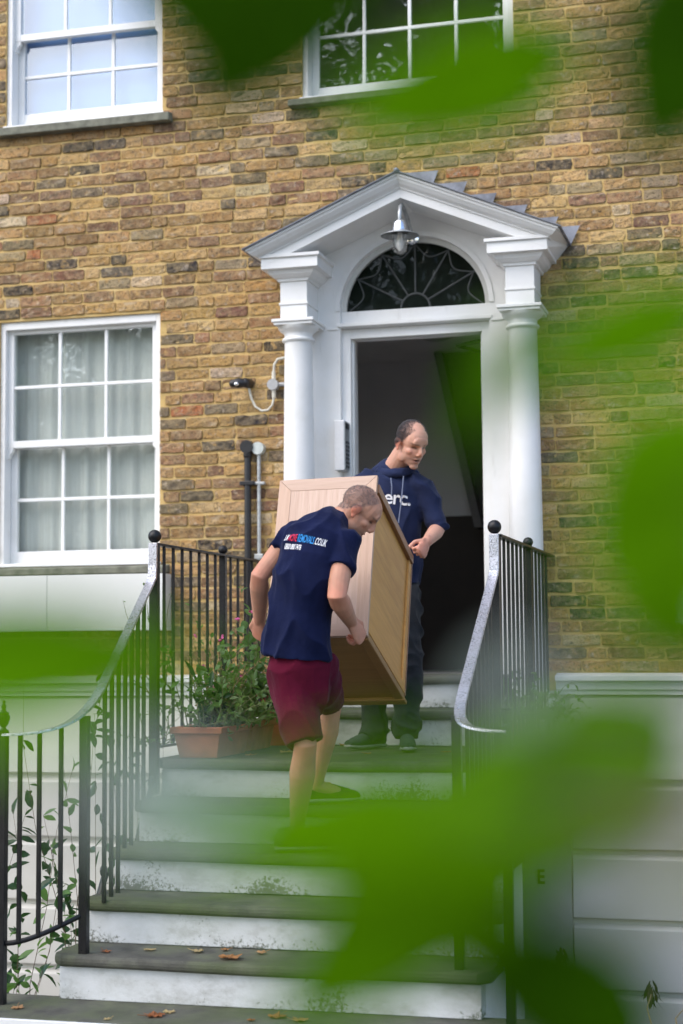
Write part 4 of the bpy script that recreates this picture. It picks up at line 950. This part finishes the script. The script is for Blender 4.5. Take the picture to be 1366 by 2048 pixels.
hand(mb, WRR, W(724, 1277, -2.27)-WRR, (-.30, .62, -.55), (.55, -.25, .75), (.85, 1.05, .7), .25, (.75, .55, .15), 1.12); hand(mb, WRL, W(518, 1282, -2.26)-WRL, (.4, .8, .2), (-.85, .2, .35), (.6, .8, .6), .0, (.8, .5, .1), 1.08)
mb.tube([HIL.lerp(HIR, .5)+V(0, 0, .09), HIL.lerp(HIR, .5)-V(0, 0, .04)], [(.10, .08), (.10, .085)], side=sdv, n=20)
def calf(hip, kn, an): mb.tube([hip, hip.lerp(kn, .5), hip.lerp(kn, .9), kn, kn.lerp(an, .12), kn.lerp(an, .32), kn.lerp(an, .6), kn.lerp(an, .85), an], [.058, .056, .050, .051, .051, .058, .046, .034, .033], n=18)
calf(HIL, KNL, ANL); calf(HIR, KNR, ANR)
mb.tube([ANL, ANL+V(.09, .05, -.035)], [.035, .026], n=12); mb.tube([ANR, ANR+V(.10, .06, -.035)], [.035, .026], n=12)
GREYHAIR = hair_mat('cropped_grey_hair', (.085, .068, .062, 1), (.21, .175, .165, 1)); BROWNHAIR = hair_mat('short_dark_hair', (.016, .014, .017, 1), (.085, .075, .08, 1))
o1 = dict(hairline=[-.055, -.04, .022, .068, .115, .16], hair=(.19, .145, .13), stub=.5, hairmat=GREYHAIR, len=.005, count=9000, shell=lambda P: np.clip(1.15-np.exp(-((P[:, 1]-.02)/.05)**2-(P[:, 0]/.04)**2)*1.1, 0, 1)*1.0, brow=(.13, .09, .07), mouth=.003, red=[(ELL, .05), (ELR, .05), (WRL.lerp(ELL, -.3), .06), (WRR.lerp(ELR, -.3), .07), (KNL, .06)])
person_body(mb, 'body', H1, M1, .96, S1, o1, m1)
mb = MB(); mb.tube([p for p, _ in T_], [r for _, r in T_], side=sdv, n=24, round_=(False, True))
mb.tube([SHL+V(.05, .0, .02), SHL, SHL.lerp(ELL, .30)], [(.075, .075), (.073, .068), (.068, .062)], n=18, round_=(True, False))
mb.tube([SHR+V(-.05, .03, .02), SHR, SHR.lerp(ELR, .3), SHR.lerp(ELR, .50)], [(.075, .075), (.078, .072), (.071, .066), (.071, .064)], n=18, round_=(True, False))
shirt = cloth(mb, 't_shirt', NAVY, m1, .0065, 4, .016, 6.0, (1.3, 1, .6), 2.)
tx = (W(636, 1083, -2.5)-W(562, 1068, -2.5)); o_ = W(565, 1079, -2.56)
text_on('', [('UK', WHITEINK), ('MOVE', REDINK), ('REMOVALS', BLUEINK), ('.CO.UK', WHITEINK)], o_, tx, V(.05, .25, 1), .0465, shirt, shirt, 'back_print', .12, .365)
text_on('', [('0800 080 7476', WHITEINK)], W(568, 1098, -2.56), tx, V(.05, .25, 1), .036, shirt, shirt, 'phone_print', .12, .43)
mb = MB(); wc = W(593, 1290, -2.435)
mb.tube([wc, W(597, 1335, -2.435), W(604, 1385, -2.42)], [(.134, .105), (.148, .120), (.138, .113)], side=sdv, n=24, round_=(False, True))
mb.tube([HIL+V(.005, 0, .02), HIL.lerp(KNL, .45), HIL.lerp(KNL, .985)], [(.100, .102), (.095, .095), (.086, .082)], n=20, round_=(True, False))
mb.tube([HIR+V(0, 0, .02), HIR.lerp(KNR, .5), HIR.lerp(KNR, .96)], [(.092, .096), (.078, .080), (.066, .064)], n=20, round_=(True, False))
cloth(mb, 'shorts', MAROON, m1, .0065, 4, .014, 7, (1, 1, .45), 7.)
shoe(m1, (ANL.x-.07, ANL.y-.02), (ANL.x+.16, ANL.y+.08), -.368, SHOED); shoe(m1, (-.085, -2.055), (.125, -1.925), -.184, SHOED)

# --- man on the landing, facing us, looking down to his left
S2 = (.56, .31, .225)
m2 = empty('person', (.05, -.9, 0), 'balding man in navy hooded sweatshirt and grey trousers standing on the landing behind the cabinet', 'person')
H2 = W(823, 890, -.90); M2 = rotmat((.63, -.60, -.50), (.22, -.25, .90))
U_ = [(W(780, 1168, -.80), (.158, .120)), (W(780, 1130, -.80), (.168, .128)), (W(780, 1080, -.805), (.168, .130)), (W(781, 1030, -.81), (.176, .132)), (W(782, 990, -.81), (.185, .128)), (W(783, 966, -.805), (.165, .105)), (W(784, 950, -.80), (.115, .085))]
sd2 = V(.97, .20, -.06)
SL2, SR2 = W(846, 978, -.80), W(722, 972, -.83); EL2, WL2 = W(876, 1058, -.80), W(853, 1084, -1.02); ER2, WR2 = V(-.30, -.78, 1.15), V(-.27, -1.02, 1.06)
HL2, HR2 = W(806, 1195, -.80), W(752, 1197, -.79); KL2, KR2 = W(815, 1345, -.93), W(748, 1358, -.86); AL2, AR2 = W(813, 1470, -.97), W(748, 1470, -.83)
mb = MB()
mb.tube([p for p, _ in U_], [(a*.85, b*.84) for _, (a, b) in U_], side=sd2, n=22)
mb.tube([W(784, 958, -.80), W(789, 935, -.815), W(803, 912, -.85), H2+M2@V(0, -.035, -.02)], [(.075, .066), (.059, .060), (.056, .059), (.054, .058)], n=18)
head_prims(mb, H2, M2, 1.0)
for a, b, c in ((SL2, EL2, WL2), (SR2, ER2, WR2)): mb.tube([a, a.lerp(b, .4), a.lerp(b, .8), b, b.lerp(c, .22), b.lerp(c, .6), c], [.050, .046, .041, .040, .043, .036, .028], n=16)
hand(mb, WL2, W(839, 1112, -1.10)-WL2, (-.85, -.05, -.45), (-.35, -.65, .6), (1.25, 1.25, .8), .0, (.55, .5, .65)); hand(mb, WR2, V(.02, -.06, -.07), (.9, 0, -.3), (0, -.6, .6), (.9, 1.0, .7))
mb.tube([HL2.lerp(HR2, .5)+V(0, 0, .1), HL2.lerp(HR2, .5)-V(0, 0, .05)], [(.14, .11), (.13, .10)], side=sd2, n=20)
calf(HL2, KL2, AL2); calf(HR2, KR2, AR2)
mb.tube([AL2, AL2+V(.03, -.09, -.04)], [.035, .026], n=12); mb.tube([AR2, AR2+V(-.04, -.08, -.04)], [.035, .026], n=12)
o2 = dict(hairline=[-.06, -.045, .0, .035, .09, .15], hair=(.07, .055, .055), stub=.62, hairmat=BROWNHAIR, len=.009, count=15000, shell=lambda P: np.clip(1.2-np.exp(-((P[:, 1]-.03)/.055)**2-(P[:, 0]/.055)**2)*1.3*(P[:, 2] > .06), 0, 1), brow=(.10, .07, .05), mouth=.006, red=[(EL2, .05), (WL2.lerp(EL2, -.3), .08), (H2+M2@V(0, -.03, -.14), .05)])
person_body(mb, 'body', H2, M2, 1.0, S2, o2, m2)
mb = MB(); mb.tube([p for p, _ in U_], [r for _, r in U_], side=sd2, n=24, round_=(False, True))
for a, b in ((SL2, EL2), (SR2, ER2)): mb.tube([a+V(-.05 if a is SL2 else .05, 0, .015), a, a.lerp(b, .3), a.lerp(b, .6), a.lerp(b, .82), a.lerp(b, .93), b+(b-a)*.06], [(.075, .075), (.074, .070), (.066, .064), (.061, .060), (.066, .064), (.058, .057), (.061, .059)], n=18, round_=(True, False))
hood = cloth(mb, 'hooded_sweatshirt', NAVY2, m2, .0065, 4, .016, 6.5, (1, 1, .7), 4.)
mb = MB(); mb.tube([W(781, 1158, -.80), W(781, 1150, -.80)], [(.158, .121), (.160, .123)], side=sd2, n=28, round_=(False, False)); 
# hood lying round the neck, dipping to a V at the throat
ring = []
nc = W(786, 938, -.80)
for k in range(25):
    a = 2*math.pi*k/24; fr = .5-.5*math.cos(a); fr = 1-fr       # 1 at the throat
    ring.append(nc+V(.098*math.sin(a)+.02*fr, -.085*math.cos(a)-.012*fr, .012-.048*fr**2))
mb = MB(); mb.tube(ring, [(.018, .025)]*25, n=12, round_=(False, False))
bk = [nc+V(.105*math.sin(a), .07+.05*math.cos(a), -.03) for a in (-1.5, -.8, 0, .8, 1.5)]; mb.tube(bk, [.03, .04, .045, .04, .03], n=12)
cloth(mb, 'hood', NAVY2, hood, .006, 5, .006, 14, None, 1.)
CORD = simple('grey_cord', (.16, .19, .28, 1), .8)
for sg, (xa, ya), (xb, yb) in ((1, (807, 953), (797, 1045)), (-1, (782, 957), (783, 990))):
    mb = MB(); p0, p1 = W(xa, ya, -.955), W(xb, yb, -.955); mb.tube([p0, p0.lerp(p1, .5)+V(.004, -.004, 0), p1], .0035, n=6); mb.build('drawcord', CORD, hood)
text_on('', [('merc.', WHITEINK)], W(737, 1003, -.97), W(815, 1006, -.955)-W(742, 1001, -.97), V(0, .05, 1), .106, hood, hood, 'chest_print', 0, .98)
text_on('', [('london', WHITEINK)], W(753, 1014, -.97), W(815, 1006, -.955)-W(742, 1001, -.97), V(0, .05, 1), .027, hood, hood, 'chest_print', 0, .95)
mb = MB(); mb.tube([W(780, 1160, -.80), W(780, 1200, -.80), W(781, 1235, -.80)], [(.146, .112), (.152, .118), (.13, .10)], side=sd2, n=24, round_=(False, True))
for h, k, a in ((HL2, KL2, AL2), (HR2, KR2, AR2)): mb.tube([h, h.lerp(k, .5), k, k.lerp(a, .4), k.lerp(a, .75), k.lerp(a, .92), k.lerp(a, 1.06)], [(.096, .10), (.088, .09), (.076, .078), (.074, .076), (.070, .074), (.075, .078), (.066, .072)], n=20, round_=(True, False))
cloth(mb, 'trousers', CHARCOAL, m2, .0065, 4, .018, 7, (1, 1, 1.1), 9.)
shoe(m2, (AR2.x+.03, AR2.y+.05), (AR2.x-.10, AR2.y-.17), .0005, SHOE, s=.95); shoe(m2, (AL2.x-.015, AL2.y+.06), (AL2.x+.055, AL2.y-.20), .0005, SHOE, s=.95)

# ------------------------------------------------------------------ plants
TERRA = simple('terracotta', (.33, .115, .045, 1), .85, .25, 12, .3, .005); REDPOT = simple('red_plastic_pot', (.22, .035, .022, 1), .5, .2, 10)
SOIL = simple('potting_soil', (.03, .02, .014, 1), 1.0, .4, 60, .6, .01)
LEAFG = leaf_mat('garden_leaf', (.095, .19, .055), (.15, .30, .05)); LEAFD = leaf_mat('dark_glossy_leaf', (.020, .060, .022), (.04, .11, .02), .28); STEM = simple('green_stem', (.12, .14, .05, 1), .7); DRY = simple('dry_stalk', (.24, .18, .09, 1), .9, .3, 40); TWIG = simple('brown_twig', (.09, .06, .035, 1), .9, .3, 60)
LEAFG2 = leaf_mat('pale_garden_leaf', (.10, .17, .05), (.16, .28, .06)); PINK = simple('pink_petal', (.62, .12, .32, 1), .7); ROSE = simple('red_flower', (.55, .05, .03, 1), .7)
def leaf_into(mb, p, d, n, L, wd, curl=.25):
    d = d.normalized(); n = (n-d*n.dot(d)).normalized() if abs(n.dot(d)) < .99 else d.orthogonal(); s = d.cross(n); vs = []; 
    for t, w_ in ((0, .04), (.25, .75), (.55, 1.0), (.82, .55), (1, .02)):
        c = p+d*(L*t)-n*(L*curl*t*t); vs += [c-s*wd*w_/2+n*wd*.12*w_, c, c+s*wd*w_/2+n*wd*.12*w_]
    fs = []
    for j in range(4): fs += [(j*3, j*3+1, j*3+4, j*3+3), (j*3+1, j*3+2, j*3+5, j*3+4)]
    mb.add(vs, fs)
def rv(rr, up=.0): return Vector((rr.gauss(0, 1), rr.gauss(0, 1), rr.gauss(0, 1)+up)).normalized()
def potplant(name, label, cat, base, box, seed, stems, leaves, leaf, mat, stemmat=None, spread=.6, hgt=.3, flowers=None, parent=None, droop=0., lean=V(0, 0, 0), xmax=99.):
    """stems rise from a rectangle and carry leaves along their length"""
    rr = random.Random(seed); e = empty(name, base, label, cat); sm = MB(); lm = MB(); fm = MB(); b = Vector(base)
    for k in range(stems):
        p = b+V(rr.uniform(-box[0], box[0]), rr.uniform(-box[1], box[1]), 0); d = V(rr.gauss(0, spread), rr.gauss(0, spread), 1)+lean; d.normalize(); L = hgt*rr.uniform(.45, 1.1); pts = [p.copy()]; st = 7
        for i in range(st):
            d = (d+rv(rr)*.22+V(0, 0, -droop*i/st)).normalized(); p = p+d*(L/st); p.x = min(p.x, xmax); pts.append(p.copy())
        sm.tube(pts, [.0032*(1-.75*i/st) for i in range(st+1)], n=5)
        for i in range(leaves):
            t = rr.uniform(.12, 1)*st; q = pts[min(st-1, int(t))].lerp(pts[min(st, int(t)+1)], t-int(t)); dd = (rv(rr, .25)+d*.3).normalized(); leaf_into(lm, q, dd, rv(rr, 1.5), leaf[0]*rr.uniform(.55, 1.25), leaf[1]*rr.uniform(.6, 1.2), rr.uniform(0, .5))
        if flowers and rr.random() < flowers[1]:
            for q in range(6): leaf_into(fm, p, rv(rr, .3), rv(rr, 1), .016, .014, .2)
    sm.build('stem', stemmat or STEM, e, fix=False); lf = lm.build('foliage', mat, e, fix=False); tag(lf, kind='stuff')
    if fm.f: tag(fm.build('flower', flowers[0], e, fix=False), kind='stuff')
    return e
def trough(name, label, x0, x1, y0, y1, h, mat, z=0.0015, taper=.03):
    e = empty(name, ((x0+x1)/2, (y0+y1)/2, z), label, 'plant pot'); mb = MB(); t = .012
    L = lambda i, zz: [(x0+i, y0+i, zz), (x1-i, y0+i, zz), (x1-i, y1-i, zz), (x0+i, y1-i, zz)]
    mb.loft([L(taper, z), L(taper*.3, z+h-.035), L(taper*.25, z+h-.033), L(-.006, z+h-.031), L(-.008, z+h-.004), L(-.006, z+h), L(t, z+h), L(t+.004, z+h-.03)]); mb.build('pot_body', mat, e, bevel=.008)
    mb = MB(); mb.add(L(t, z+h-.025), [(0, 1, 2, 3)]); mb.build('soil', SOIL, e, fix=False); return e
trough('terracotta_trough', 'large terracotta trough at the front edge of the landing with tangled plants', -.855, -.60, -1.79, -1.30, .15, TERRA)
trough('terracotta_trough', 'terracotta trough further back against the railing under the geranium', -.85, -.62, -1.22, -.82, .155, TERRA)
trough('red_pot', 'dark red square pot standing nearest the porch column', -.76, -.53, -.72, -.62+.17-.0, .30, REDPOT)
trough('terracotta_trough', 'terracotta trough behind the bars of the railing with the letter E below', .60, .745, -1.35, -.66, .13, TERRA)
potplant('herb_plant', 'leafy green herbs filling the front terracotta trough', 'plant', (-.73, -1.55, .13), (.10, .21), 1, 30, 12, (.050, .027), LEAFG, hgt=.42, spread=.5)
potplant('trailing_plant', 'pale trailing plant spilling over the front trough rim', 'plant', (-.66, -1.42, .14), (.10, .26), 2, 40, 13, (.038, .022), LEAFG2, hgt=.38, spread=1.0, droop=.5, lean=V(.25, -.2, 0))
potplant('seed_head_plant', 'dry feathery seed heads rising above the troughs', 'plant', (-.74, -1.38, .13), (.07, .14), 3, 26, 26, (.016, .008), leaf_mat('dry_seed', (.33, .25, .13), (.3, .22, .1)), DRY, hgt=.46, spread=.16)
potplant('broad_leaf_plant', 'dark upright strap leaved plant in the front trough', 'plant', (-.73, -1.58, .13), (.05, .07), 4, 9, 7, (.085, .030), LEAFD, hgt=.34, spread=.18)
potplant('geranium', 'geranium with small pink flowers beside the stooping man', 'plant', (-.68, -1.0, .14), (.09, .16), 5, 40, 12, (.055, .045), LEAFG, hgt=.58, spread=.32, flowers=(PINK, .45))
potplant('shrub', 'dark leafy shrub in the red pot by the column', 'plant', (-.645, -.6, .28), (.07, .07), 6, 12, 12, (.055, .036), LEAFD, hgt=.30, spread=.4, flowers=(ROSE, .25))
potplant('creeper', 'thin wiry creeper growing through the landing railing by the window box', 'plant', (-.95, -1.72, .05), (.04, .10), 7, 13, 11, (.022, .013), LEAFG, hgt=.42, spread=.9)
potplant('climber', 'wispy climber behind the top of the landing bars near the pipes', 'plant', (-.93, -.55, .1), (.06, .25), 8, 12, 12, (.035, .022), LEAFG, hgt=.75, spread=.14)
potplant('twiggy_plant', 'sparse twiggy plant in front of the white window box', 'plant', (-1.04, -1.55, .30), (.05, .08), 12, 8, 12, (.020, .012), LEAFG2, TWIG, hgt=.62, spread=.45, lean=V(-.12, 0, .2))
potplant('pelargonium', 'green bushy plant in the trough behind the right railing bars', 'plant', (.67, -1.0, .12), (.05, .30), 9, 30, 14, (.046, .034), LEAFG, hgt=.30, spread=.38, flowers=(ROSE, .12))
potplant('trailing_plant', 'trailing plant hanging outside the railing at the string course', 'plant', (.80, -.55, .13), (.04, .12), 10, 14, 12, (.036, .02), LEAFG2, hgt=.36, spread=.7, droop=.75, lean=V(.35, 0, 0))
# shrub rising out of the lightwell behind the newel
potplant('lightwell_shrub', 'glossy leaved shrub growing up from the lightwell behind the urn newel', 'shrub', (-1.42, -1.9, -2.3), (.30, .35), 21, 24, 34, (.085, .042), LEAFD, TWIG, hgt=2.6, spread=.06, xmax=-1.04)
potplant('lightwell_shrub', 'leafy shrub low in the lightwell against the bottom step flank', 'shrub', (-1.16, -2.55, -2.3), (.14, .25), 22, 18, 30, (.070, .036), LEAFG, TWIG, hgt=2.2, spread=.06, xmax=-1.02)
potplant('lightwell_fern', 'dark fern at pavement level beside the bottom riser', 'fern', (-1.02, -2.85, -1.7), (.10, .10), 23, 14, 14, (.10, .028), LEAFD, hgt=.85, spread=.18, xmax=-1.0)
# dry seed-head stalks at the lower right
def stalk(base, tip, label, heads, group=None):
    e = empty('dried_flower', base, label, 'dried plant', group); rr = random.Random(int(tip[0]*1000)); b, t = Vector(base), Vector(tip); pts = [b, b.lerp(t, .4)+V(.02, .01, 0), b.lerp(t, .75)+V(-.012, 0, 0), t]
    mb = MB(); mb.tube(pts, [.004, .0035, .003, .0025], n=6); mb.build('stalk', DRY, e)
    if heads:
        mb = MB()
        for i in range(26): leaf_into(mb, t+V(rr.gauss(0, .008), rr.gauss(0, .008), rr.uniform(-.02, .05)), V(rr.gauss(0, .35), rr.gauss(0, .35), -1), rv(rr), rr.uniform(.035, .075), .013, .2)
        mb.build('seed_head', simple('withered_petals', (.035, .018, .012, 1), .9, .4, 60), e, fix=False)
stalk(WZ(1290, 2120, -1.0).to_tuple(), W(1304, 1985, -2.4).to_tuple(), 'withered brown flower head on a thin stalk before the stucco', True)
for (bx, by), (tx_, ty) in (((1175, 2080), (1060+20, 1960)), ((1150, 2090), (1205, 1990)), ((1330, 2090), (1366, 2020))):
    stalk(WZ(bx, by, -1.0).to_tuple(), W(tx_, ty, -2.4).to_tuple(), 'bare dry stalk leaning before the stucco beside the withered flower', False, 'bare dry stalks')
stalk(WZ(1150, 2120, -1.0).to_tuple(), W(1122, 1915, -2.4).to_tuple(), 'withered bud on a dry stalk close to the letter E panel', True)

# ------------------------------------------------------------------ fallen leaves
FALL = [leaf_mat('fallen_leaf', c, c2, .6) for c, c2 in (((.42, .20, .07), (.3, .12, .03)), ((.50, .28, .13), (.35, .18, .05)), ((.36, .13, .045), (.3, .1, .02)), ((.55, .42, .20), (.4, .3, .1)))]
LEAFLAB = {1: 'broad orange maple leaf, biggest of those on the lowest tread', 7: 'broad reddish-orange leaf lying on the slab beside a small pale leaf', 8: 'small pale leaf touching the broad reddish leaf on the entrance slab', 9: 'broad orange leaf lying right against the foot of the bottom riser', 16: 'yellow leaf on the landing edge beside the stooping man', 6: 'pale leaf on the slab at the foot of the urn newel'}
def fallen(p, size, ang, seed, where, i_=-1):
    rr = random.Random(seed); mb = MB(); N = 25; vs = [(0, 0, 0)]
    for k in range(N):
        a = 2*math.pi*k/N; lobes = (.55+.45*abs(math.cos(a*2.5))**.7)*(1-.25*(abs(a-math.pi) < .3)); r = size*lobes*rr.uniform(.85, 1.1)
        x, y = r*math.cos(a), r*math.sin(a); vs.append((x, y, .25*size*(r/size)**2*rr.uniform(.0, 1.2)))
    mb.add(vs, [(0, 1+k, 1+(k+1) % N) for k in range(N)])
    mb.tube([(-size*.3, 0, .001), (-size*1.1, 0, .006), (-size*1.5, .003, .010)], .0012, n=5)
    c, s = math.cos(ang), math.sin(ang); mb.v = [(p[0]+x*c-y*s, p[1]+x*s+y*c, p[2]+.0035+z) for x, y, z in mb.v]
    o = mb.build('fallen_leaf', FALL[seed % 4], fix=False)
    if i_ in LEAFLAB: tag(o, LEAFLAB[i_], 'leaf'); return
    tag(o, *{'t': ('curled orange-brown fallen leaf lying on the lowest stone tread', 'leaf', 'fallen leaves on the lowest tread'), 's': ('orange-brown fallen leaf lying on the entrance slab below the steps', 'leaf', 'fallen leaves on the entrance slab'), 'l': ('yellow fallen leaf lying on the landing slab', 'leaf', 'fallen leaves on the landing')}[where])
for i, (x, y, z, s, wh) in enumerate([(395, 1904, -.736, .030, 't'), (460, 1916, -.736, .052, 't'), (522, 1907, -.736, .026, 't'), (212, 1905, -.736, .026, 't'), (300, 1901, -.736, .026, 't'), (450, 1901, -.736, .022, 't'),
        (35, 2017, -.92, .030, 's'), (308, 2033, -.92, .045, 's'), (338, 2026, -.92, .028, 's'), (556, 2035, -.92, .045, 's'), (600, 2043, -.92, .035, 's'), (502, 2042, -.92, .018, 's'), (215, 2040, -.92, .016, 's'),
        (692, 1492, 0, .035, 'l'), (868, 1489, 0, .035, 'l'), (893, 1506, 0, .03, 'l'), (573, 1506, 0, .04, 'l'), (735, 1509, 0, .022, 'l'), (500, 1512, 0, .03, 'l')]):
    fallen(WZ(x, y, z), s, i*1.9, i+3, wh, i)

# ------------------------------------------------------------------ sapling right in front of the photographer
FG1 = leaf_mat('bright_green_leaf', (.17, .39, .0), (.26, .50, .0), .6, .04); FG2 = leaf_mat('green_leaf', (.11, .27, .0), (.17, .36, .0), .6, .04); FG3 = leaf_mat('deep_green_leaf', (.042, .125, .0), (.06, .15, .0), .6, .04); FG4 = leaf_mat('yellowing_leaf', (.34, .36, .05), (.36, .38, .04), .6, .04); GLOSSY = leaf_mat('sky_sheen_leaf', (.50, .56, .48), (.40, .46, .36), .5, .3)  # last one: sky glare on a leaf, painted as a whitish colour
BARK = simple('young_bark', (.10, .075, .05, 1), .9, .3, 40, .5, .004)
def near_leaf(tree, d, base, tip, wpx, mat, tilt=0., sag=.12, db=0., cup=.12):
    """one broad leaf: blade between two points of the crown, real size at its own distance"""
    d *= .92; b, t = WD(*base, d+db), WD(*tip, d); b, t = b+(b-t)*.06, t+(t-b)*.12; wpx *= 1.20; ax = t-b; L = ax.length; ax.normalize(); wd = wpx*d/F_PX
    view = (Vector(CAM)-b.lerp(t, .5)).normalized(); s = ax.cross(view).normalized(); n = s.cross(ax); s2 = s*math.cos(tilt)+n*math.sin(tilt); n2 = -s*math.sin(tilt)+n*math.cos(tilt)
    vs = []; fs = []; NL, NW = 14, 6
    for i in range(NL+1):
        u = i/NL; hw = wd/2*(math.sin(math.pi*min(1, u*.98+.01)**.80))**.85*(1 if u < .97 else .5)
        for j in range(NW+1):
            v = j/NW*2-1; vs.append(b+ax*(L*u)+s2*(hw*v*(1+.03*math.sin(u*30+v)))+n2*(cup*hw*abs(v)-sag*L*(u-.4)**2+.010*wd*math.sin(u*22)*abs(v)))
    for i in range(NL):
        for j in range(NW): q = i*(NW+1)+j; fs.append((q, q+1, q+NW+2, q+NW+1))
    me = bpy.data.meshes.new('leaf'); me.from_pydata(vs, [], fs); me.update()
    o = link('leaf', me, mat, tree, smooth='full'); sm = o.modifiers.new('t', 'SOLIDIFY'); sm.thickness = .0006
    return b
def sapling(loc, hgt, label, leaves, reach):
    tr = empty('sapling', loc, label, 'tree'); b = Vector(loc)
    pts = [b+V(.02*math.sin(i*1.3), .02*math.cos(i*1.7), hgt*i/8) for i in range(9)]; mb = MB(); mb.tube(pts, [.020-.0015*i for i in range(9)], n=10); mb.build('trunk', BARK, tr, smooth='full')
    for kw in leaves:
        p = near_leaf(tr, **kw); q = Vector(reach(p)); z = min(max(p.z-.08, b.z+.3), b.z+hgt-.05); r = b+V(0, 0, z-b.z)
        mb = MB(); mb.tube([r, r.lerp(q, .5)+V(0, 0, .02), q, q.lerp(p, .6)+V(0, 0, .004), p], [.007, .005, .0035, .002, .0014], n=6); mb.build('twig', BARK, tr, smooth='full')
    return tr
right = lambda p: (max(p.x+.06, 2.18), p.y+.02, p.z-.02); left = lambda p: (min(p.x-.05, 1.70), p.y, p.z-.02)
D = dict
sapling((2.62, -8.72, -1.05), 2.75, 'leafy green sapling with broad out-of-focus leaves hanging across the porch and steps', [
    D(d=.62, base=(640, -190), tip=(430, 200), wpx=300, mat=FG3, tilt=.2), D(d=.62, base=(420, -230), tip=(430, 120), wpx=300, mat=FG3, tilt=-.2), D(d=.62, base=(640, -160), tip=(560, 150), wpx=240, mat=FG3, tilt=.1),
    D(d=.62, base=(1150, 95), tip=(690, 245), wpx=205, mat=FG1, tilt=.1),
    D(d=.60, base=(1450, -80), tip=(1300, 290), wpx=300, mat=FG3, tilt=.3),
    D(d=.55, base=(1450, 590), tip=(1050, 745), wpx=180, mat=FG1, tilt=.0),
    D(d=.55, base=(1440, 820), tip=(1200, 1120), wpx=270, mat=FG1, tilt=.2), D(d=.50, base=(1460, 1130), tip=(1200, 1160), wpx=260, mat=FG1, tilt=-.2), D(d=.45, base=(1470, 1300), tip=(1200, 1240), wpx=150, mat=FG2, tilt=.2),
    D(d=.72, base=(1330, 1455), tip=(800, 1740), wpx=270, mat=FG1, tilt=.15), D(d=.58, base=(1090, 1570), tip=(590, 2030), wpx=270, mat=FG2, tilt=.1), D(d=.52, base=(1060, 1630), tip=(380, 1690), wpx=210, mat=FG1, tilt=-.1), D(d=.30, base=(900, 1560), tip=(330, 1720), wpx=120, mat=FG1, tilt=.3),
    D(d=.62, base=(1300, 2080), tip=(930, 1880), wpx=240, mat=FG3, tilt=.3),
    D(d=.60, base=(1010, 640), tip=(935, 900), wpx=90, mat=FG2, tilt=.5),
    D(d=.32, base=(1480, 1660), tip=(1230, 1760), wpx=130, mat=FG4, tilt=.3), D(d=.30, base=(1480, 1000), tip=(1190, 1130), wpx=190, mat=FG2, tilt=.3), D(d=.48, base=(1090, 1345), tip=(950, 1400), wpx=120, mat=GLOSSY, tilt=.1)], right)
sapling((1.42, -8.80, -1.05), 1.95, 'second green sapling whose leaves reach across the white stucco beside the urn newel', [
    D(d=.55, base=(-220, 1330), tip=(360, 1315), wpx=215, mat=FG2, tilt=.1), D(d=.36, base=(-150, 1450), tip=(230, 1400), wpx=130, mat=FG1, tilt=.2),
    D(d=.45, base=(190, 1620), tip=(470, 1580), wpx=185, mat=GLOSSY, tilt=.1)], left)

# ------------------------------------------------------------------ street trees across the road, seen mirrored in the panes
CROWN = leaf_mat('plane_leaf', (.045, .10, .02), (.09, .18, .02), .5)
def street_tree(loc, hgt, rad, seed, label):
    rr = random.Random(seed); b = Vector(loc); e = empty('street_tree', loc, label, 'tree'); mb = MB()
    mb.tube([b, b+V(.1, 0, hgt*.25), b+V(-.1, .1, hgt*.5), b+V(.1, 0, hgt*.8)], [.22, .18, .14, .05], n=12); ends = []
    for k in range(11):
        z = hgt*rr.uniform(.30, .75); a = rr.uniform(0, 6.28); p0 = b+V(0, 0, z); p2 = p0+V(math.cos(a)*rad*.75, math.sin(a)*rad*.75, hgt*rr.uniform(.08, .25)); mb.tube([p0, p0.lerp(p2, .5)+V(0, 0, .2), p2], [.07, .045, .015], n=7); ends += [p2, p0.lerp(p2, .6)]
    mb.build('trunk', BARK, e, smooth='full'); lm = MB()
    for k in range(150):
        c = rr.choice(ends)+rv(rr)*rad*.45 if k < 110 else b+V(0, 0, hgt*.72)+rv(rr)*rad*.8
        for q in range(55): leaf_into(lm, c+rv(rr)*rad*.26*rr.random()**.5, rv(rr), rv(rr, 1), .30, .22, .2)
    tag(lm.build('crown', CROWN, e, fix=False), kind='stuff')
street_tree((-8.2, -14.5, -1.2), 7.6, 2.6, 3, 'street tree across the road mirrored in the ground-floor panes'); street_tree((-3.0, -15.5, -1.2), 13.5, 4.0, 4, 'tall street tree across the road mirrored in the window over the porch')
